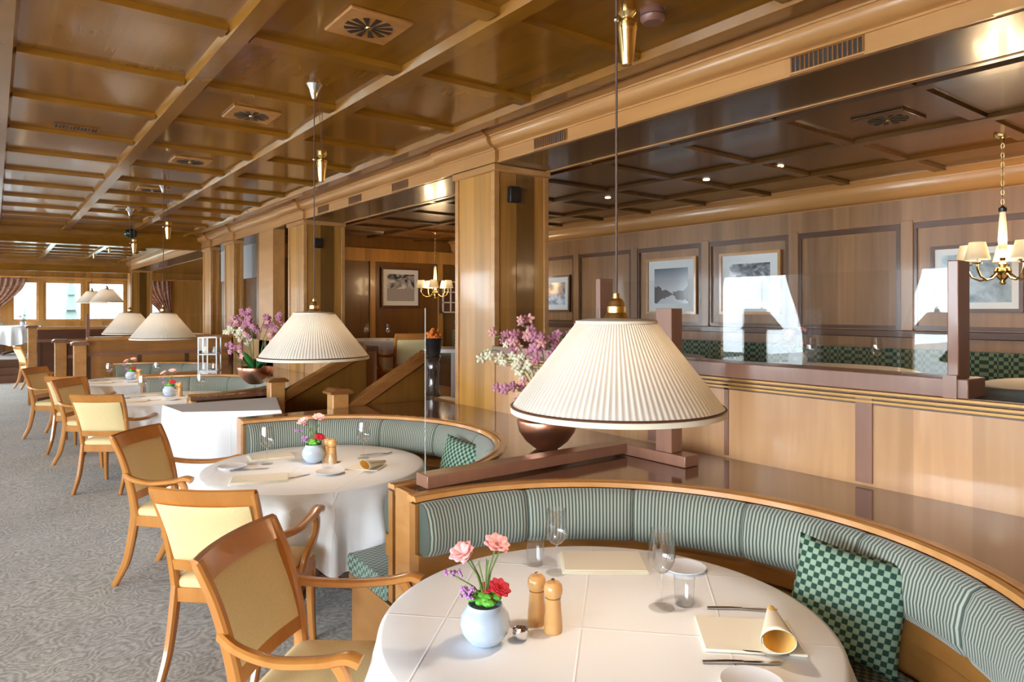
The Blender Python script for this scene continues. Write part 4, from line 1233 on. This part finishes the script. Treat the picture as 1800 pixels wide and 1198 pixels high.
# lantern-like display cabinet on the ledge
def lattice_case(loc, label, w=.22, d=.24, h=.42):
    t = thing('display_case', label, 'display case', loc, RY * .7, None)
    f = MB(); b = .014
    for x in (-w / 2, w / 2 - b):
        for y in (-d / 2, d / 2 - b): f.box(x, x + b, y, y + b, 0, h)
    for z in (0, h * .48, h - b):
        f.box(-w / 2, w / 2, -d / 2, -d / 2 + b, z, z + b).box(-w / 2, w / 2, d / 2 - b, d / 2, z, z + b)
        f.box(-w / 2, -w / 2 + b, -d / 2, d / 2, z, z + b).box(w / 2 - b, w / 2, -d / 2, d / 2, z, z + b)
    f.box(-b / 2, b / 2, -d / 2, -d / 2 + b, 0, h)
    f.build('frame', 'white_china', t)
    MB().box(-w / 2, w / 2, -d / 2, d / 2, h * .48, h * .48 + .006).build('shelf', 'screen', t)
    MB().box(-w / 2 + .003, w / 2 - .003, -d / 2 + .004, -d / 2 + .008, .01, h - .01).build('pane', 'screen', t)
    for k, (x, z) in enumerate(((-.05, .014), (.05, .014), (-.04, h * .48 + .007), (.06, h * .48 + .007))):
        MB().lathe([(.001, 0), (.025, 0), (.03, .03), (.02, .07), (.024, .09), (.001, .092)], 14).build('ornament', ['white_china', 'chrome', 'white_petal', 'porcelain'][k], t, loc=(x, 0, z))
lattice_case((2.12, 8.98, .917), 'small white framed glass display case on the ledge left of far orchid')
# ------------------------------------------------------------------ far end of the room
def newel(loc, h, label, mat='rail_wood', w=.15):
    t = thing('newel_post', label, 'post', loc, 0, 'far newel posts')
    MB().box(-w / 2, w / 2, -w / 2, w / 2, 0, h - .05).build('shaft', mat, t, bevel=.005)
    MB().prism([(-w / 2 - .03, h - .05), (w / 2 + .03, h - .05), (w / 2 + .03, h - .02), (w / 2, h), (-w / 2, h), (-w / 2 - .03, h - .02)], 'y', -w / 2 - .03, w / 2 + .03).build('cap', 'rose_wood', t)
newel((.95, 11.18, 0), 1.23, 'square wooden newel post at left end of the high partition')
newel((.80, 12.3, 0), 1.23, 'square newel post just behind the partition post')
newel((.54, 14.7, 0), 1.40, 'tall square post at the corner of the far platform', 'rail_wood', .13)
def high_partition(y, x0, x1, z0, z1, label, mat, st='dark_strip'):
    t = thing('panelled_partition', label, 'partition', (0, y, 0))
    MB().box(x0, x1, -.04, .04, z0, z1).build('panel_board', mat, t)
    MB().box(x0, x1, -.07, .07, z1, z1 + .05).build('cap_rail', 'rail_wood', t, bevel=.006)
    MB().box(x0, x1, -.055, .055, z1 - .22, z1 - .17).build('mid_rail', 'rose_wood', t)
    s = MB(); k = max(2, int((x1 - x0) / .62))
    for i in range(k + 1):
        x = x0 + (x1 - x0 - .05) * i / k; s.box(x, x + .05, -.05, -.04, z0, z1 - .22)
    s.build('stile', st, t)
high_partition(11.22, 1.03, BX, 0, 1.24, 'high panelled wood partition behind the farthest banquette', 'far_wood')
t = thing('partition_glass', 'clear glass pane with slim post on the high partition', 'glass screen', (0, 11.22, 1.29))
MB().box(1.03, 1.07, -.02, .02, 0, .32).build('post', 'rose_wood', t)
MB().box(1.07, 2.9, -.004, .004, .001, .30).build('pane', 'screen', t)
high_partition(14.66, .61, BX, 0, 1.32, 'dark brown parapet in front of the far raised platform', 'dark_wood')
high_partition(12.3, .88, 1.5, 0, 1.16, 'short dark partition between the far newel posts', 'dark_wood')
round_table(.45, 22.3, 'round table by the far window', 'white cloth on the table before the far window', R=.55, z0=.5, seed=12, hem=.3)
round_table(1.87, 16.4, 'round table beneath the far pendant lamp', 'white cloth on the table beneath the far pendant lamp', R=.6, z0=.5, seed=13, hem=.3)
dup(FV, (.62, 22.2, 1.251), 0, 'vase of pink flowers on the table by the far window')
t = thing('bench', 'green upholstered bench far left under the windows', 'bench', (-.6, 22.9, .5))
MB().box(-.8, .8, -.25, .25, 0, .40).build('seat_base', 'dark_wood', t)
MB().box(-.8, .8, -.25, .25, .40, .48).build('seat_cushion', 'stripes', t, bevel=.02)
MB().box(-.8, .8, .25, .33, 0, .82).build('backrest', plain('sage green fabric', (.20, .27, .22, 1), .85), t, bevel=.02)
# ------------------------------------------------------------------ raised room
def make_chandelier(loc, label):
    t = thing('chandelier', label, 'chandelier', loc, .234, 'brass chandeliers in the raised room')   # origin at body centre
    top = 2.80 - loc[2]
    MB().lathe([(.001, top - .055), (.012, top - .05), (.02, top - .03), (.045, top - .02), (.05, top - .002), (.001, top - .002)], 24).build('canopy', 'brass', t)
    n = int((top - .06 - .40) / .03); ch = MB()
    for k in range(n):
        z = .42 + .03 * k + .012; a = pi / 2 * (k % 2)
        pts = [(.008 * cos(q) * cos(a), .008 * cos(q) * sin(a), z + .018 * sin(q)) for q in [2 * pi * i / 10 for i in range(11)]]
        ch.tube(pts, .0022, 5)
    ch.build('chain', 'brass', t)
    MB().lathe([(.001, .10), (.016, .10), (.020, .13), (.026, .22), (.020, .34), (.015, .395), (.001, .40)], 20).build('column', 'cream', t)
    MB().lathe([(.001, .395), (.022, .397), (.024, .42), (.012, .43), (.001, .44)], 18).build('column_cap', 'black', t)
    MB().lathe([(.001, -.075), (.012, -.072), (.02, -.06), (.010, -.05), (.024, -.035), (.046, -.01), (.050, .015), (.040, .035), (.018, .045), (.026, .06), (.014, .08), (.018, .10), (.001, .10)], 28).build('body', 'brass', t)
    for k in range(5):
        a = 2 * pi * k / 5; c, s = cos(a), sin(a)
        pts = [(r * c, r * s, z) for r, z in ((.04, .0), (.08, -.035), (.13, -.045), (.18, -.02), (.205, .03), (.205, .06))]
        ar = MB().tube(pts, .0065, 8).lathe([(.001, .055), (.026, .058), (.028, .066), (.001, .068)], 14, (.205 * c, .205 * s, 0)).build('arm', 'brass', t)
        MB().tube([(.205 * c, .205 * s, .066), (.205 * c, .205 * s, .13)], .009, 10).build('candle', 'cream', t)
        MB().sphere((.205 * c, .205 * s, .150), .016, 10, 8, (1, 1, 1.4)).build('bulb', 'bulb', t)
        MB().lathe([(.072, .085), (.046, .195), (.0455, .195), (.0715, .085)], 48, (.205 * c, .205 * s, 0), closed=True).build('lamp_shade', M['cshade'], t, sharp=60)
    point('chandelier_light', (0, 0, .17), 16, (1, .68, .38), .16, t)
    return t
def cshade():
    t = NT('small ivory shade'); t.n.remove(t.p)
    d = t.node('ShaderNodeBsdfDiffuse', i_Color=(.88, .84, .74, 1)); tl = t.node('ShaderNodeBsdfTranslucent', i_Color=(.92, .86, .70, 1)); mx = t.node('ShaderNodeMixShader', i_0=.55)
    t.link(d.outputs[0], mx.inputs[1]); t.link(tl.outputs[0], mx.inputs[2]); t.link(mx.outputs[0], t.out.inputs['Surface']); return t.m
M['cshade'] = cshade()
C1_ = make_chandelier((5.20, 1.63, 1.90), 'brass chandelier with pleated ivory shades at right edge')
dup(C1_, (5.10, 8.60, 1.90), .3, 'small looking brass chandelier left of the nearest full pillar')
def picture(axis, pos, a, z, w_, h_, fm, kind, label, mat_w=.07):
    t = thing('framed_picture', label, 'picture', (pos, a, z) if axis == 'x' else (a, pos, z), 0 if axis == 'x' else pi / 2, 'framed mountain photographs')
    # local: hangs facing -X, y across, z up
    f = MB(); b = .028
    for (y0, y1, z0, z1) in ((-w_ / 2, w_ / 2, h_ / 2 - b, h_ / 2), (-w_ / 2, w_ / 2, -h_ / 2, -h_ / 2 + b), (-w_ / 2, -w_ / 2 + b, -h_ / 2 + b, h_ / 2 - b), (w_ / 2 - b, w_ / 2, -h_ / 2 + b, h_ / 2 - b)):
        f.box(-.03, -.002, y0, y1, z0, z1)
    f.build('frame', fm, t)
    MB().box(-.014, -.002, -w_ / 2 + b, w_ / 2 - b, -h_ / 2 + b, h_ / 2 - b).build('mat_board', plain('mat', (.72, .74, .74, 1), .6), t)
    iw, ih = w_ / 2 - b - mat_w, h_ / 2 - b - mat_w
    MB().box(-.016, -.014, -iw, iw, -ih, ih).build('print', print_mat(kind, kind), t)
# centres on the back wall
wx = UX - .018
picture('x', wx, 7.20, 1.89, .62, .50, 'dark_strip', 'autumn', 'framed colour mountain photograph right behind the nearest full pillar')
picture('x', wx, 5.17, 1.94, .72, .64, 'rail_wood', 'lake', 'framed photograph of a mountain lake right of the lamp cord', .09)
picture('x', wx, 4.15, 1.94, .71, .64, 'rail_wood', 'peak', 'framed grey peak photograph above the reflected window', .09)
picture('x', wx, 2.12, 1.915, .64, .54, 'dark_strip', 'glacier', 'framed pale blue glacier photograph behind the right chandelier', .05)
picture('y', 9.78, 5.36 - .20, 2.02, .68, .62, 'dark_strip', 'snow', 'framed snowy ridge photograph behind the left chandelier')
# bench along the back wall
t = thing('wall_bench', 'long chequered bench along back wall of the raised room', 'bench', (UX - .05, 3.4, .5))
MB().box(-.62, 0, -6, 6.3, 0, .40).build('seat_base', 'dark_wood', t)
MB().box(-.64, -.09, -6, 6.3, .40, .49).build('seat_cushion', 'bench_check', t, bevel=.02)
MB().box(-.09, 0, -6, 6.3, .40, .84).build('backrest', 'bench_check', t, bevel=.02)
UT = [((4.68, 2.55), 'round table in raised room, seen through middle of the glass screen'), ((4.72, 4.35), 'round table in raised room, seen right of the nearest lampshade'), ((4.72, .95), 'round table in raised room at right edge of the frame')]
UM = plain('peach cloth', (.80, .50, .25, 1), .85)
for i, ((x, y), lb) in enumerate(UT):
    round_table(x, y, lb, ['white cloth on the table seen through middle of the glass screen', 'white cloth on the table seen right of the nearest lampshade', 'peach lit cloth on the table at right edge of the frame'][i], R=.6, z0=.5, seed=20 + i)
    wineglass((x - .25, y - .05, 1.2505), 'wine glass ' + ['through middle of the glass screen', 'in raised room right of the nearest lampshade', 'in raised room at right edge'][i])
    wineglass((x + .15, y - .30, 1.2505), 'second wine glass ' + ['through middle of the glass screen', 'in raised room right of the nearest lampshade', 'in raised room at right edge'][i])
    dup(FV, (x - .02, y + .18, 1.251), RY, 'vase of flowers ' + ['through middle of the glass screen', 'in raised room right of the nearest lampshade', 'in raised room at right edge'][i])
gf = plain('grey green upholstery', (.27, .30, .27, 1), .8)
for (x, y, rz, lb) in ((4.0, 1.15, radians(-95), 'grey upholstered tub chair in raised room right of the brown post'), (4.05, .45, radians(-85), 'grey upholstered tub chair at the right frame edge')):
    t = thing('tub_chair', lb, 'chair', (x, y, .5), rz, 'grey tub chairs')
    n = 24; 
    tb = MB().arc(rr(.24, .31, .18, .80, .03), radians(180), radians(360), n).build('backrest', gf, t, sharp=60)
    MB().lathe([(.001, .25), (.24, .25), (.25, .40), (.22, .44), (.001, .45)], 32).build('seat', gf, t)
    for k in range(4):
        a = pi / 4 + k * pi / 2; MB().tube([(.18 * cos(a), .18 * sin(a), .25), (.21 * cos(a), .21 * sin(a), 0)], [.02, .013], 8).build('leg', 'dark_wood', t)
# things by the head of the stair
t = thing('side_cabinet', 'white topped cabinet with pale front beside the nearest full pillar, raised room', 'cabinet', (3.95, 6.25, .5), RY)
MB().box(-.02, .55, -.25, .25, 0, .72).build('body', plain('pale lilac front', (.55, .50, .52, 1), .4), t, bevel=.005)
MB().box(-.30, .60, -.28, .28, .72, .76).build('top', 'white_china', t, bevel=.004)
MB().box(-.30, -.26, -.25, .25, 0, .72).build('side_panel', 'dark_wood', t)
t = thing('pedestal_stand', 'tall glossy black turned pedestal at head of the stair', 'pedestal', (3.42, 5.80, .5))
pr = [(.001, 0), (.11, 0), (.11, .03), (.07, .05), (.06, .20), (.085, .22), (.05, .25), (.085, .28), (.05, .31), (.08, .34), (.055, .38), (.05, .55), (.065, .62), (.05, .66), (.07, .70), (.075, .72), (.001, .72)]
MB().lathe(pr, 32).build('turned_column', 'black_gloss', t)
t = thing('flower_pot', 'black pot of orange flowers on the black turned pedestal', 'flowers', (3.42, 5.80, 1.221))
MB().lathe([(.001, 0), (.06, 0), (.065, .01), (.085, .16), (.09, .17), (.08, .17), (.075, .14), (.001, .13)], 28).build('pot', 'black', t)
fl = MB(); rnd = random.Random(5)
for k in range(34):
    a = rnd.uniform(0, 6.28); r = rnd.uniform(0, .07); fl.sphere((r * cos(a), r * sin(a), .17 + rnd.uniform(0, .08)), rnd.uniform(.014, .024), 7, 5)
fl.build('blossoms', 'orange', t)
t = thing('wall_cabinet', 'small lattice glass cabinet on end wall of raised room', 'cabinet', (6.02, 9.76, 1.62))
f = MB()
for x in (-.16, -.01, .14): f.box(x, x + .02, -.12, -.10, 0, .52)
for z in (0, .16, .33, .50): f.box(-.16, .16, -.12, -.10, z, z + .02)
f.build('lattice', 'cream', t); MB().box(-.16, .16, -.10, 0, 0, .52).build('case', 'dark_wood', t)
round_table(4.3, 8.95, 'round table in raised room behind the stair', 'grey looking cloth on the table behind the stair', R=.5, z0=.5, seed=30, hem=.4)
wineglass((4.12, 8.8, 1.2505), 'left wine glass on the table behind the stair'); wineglass((4.42, 8.75, 1.2505), 'right wine glass on the table behind the stair')
# window-side row, only seen as reflections
for i, y in enumerate((3.69, 6.17)):
    wh = ('right', 'left')[i]
    round_table(-3.49, y, 'window side round table beneath the %s reflected lamp' % wh, 'white cloth on the window side table beneath the %s reflected lamp' % wh, seed=40 + i)
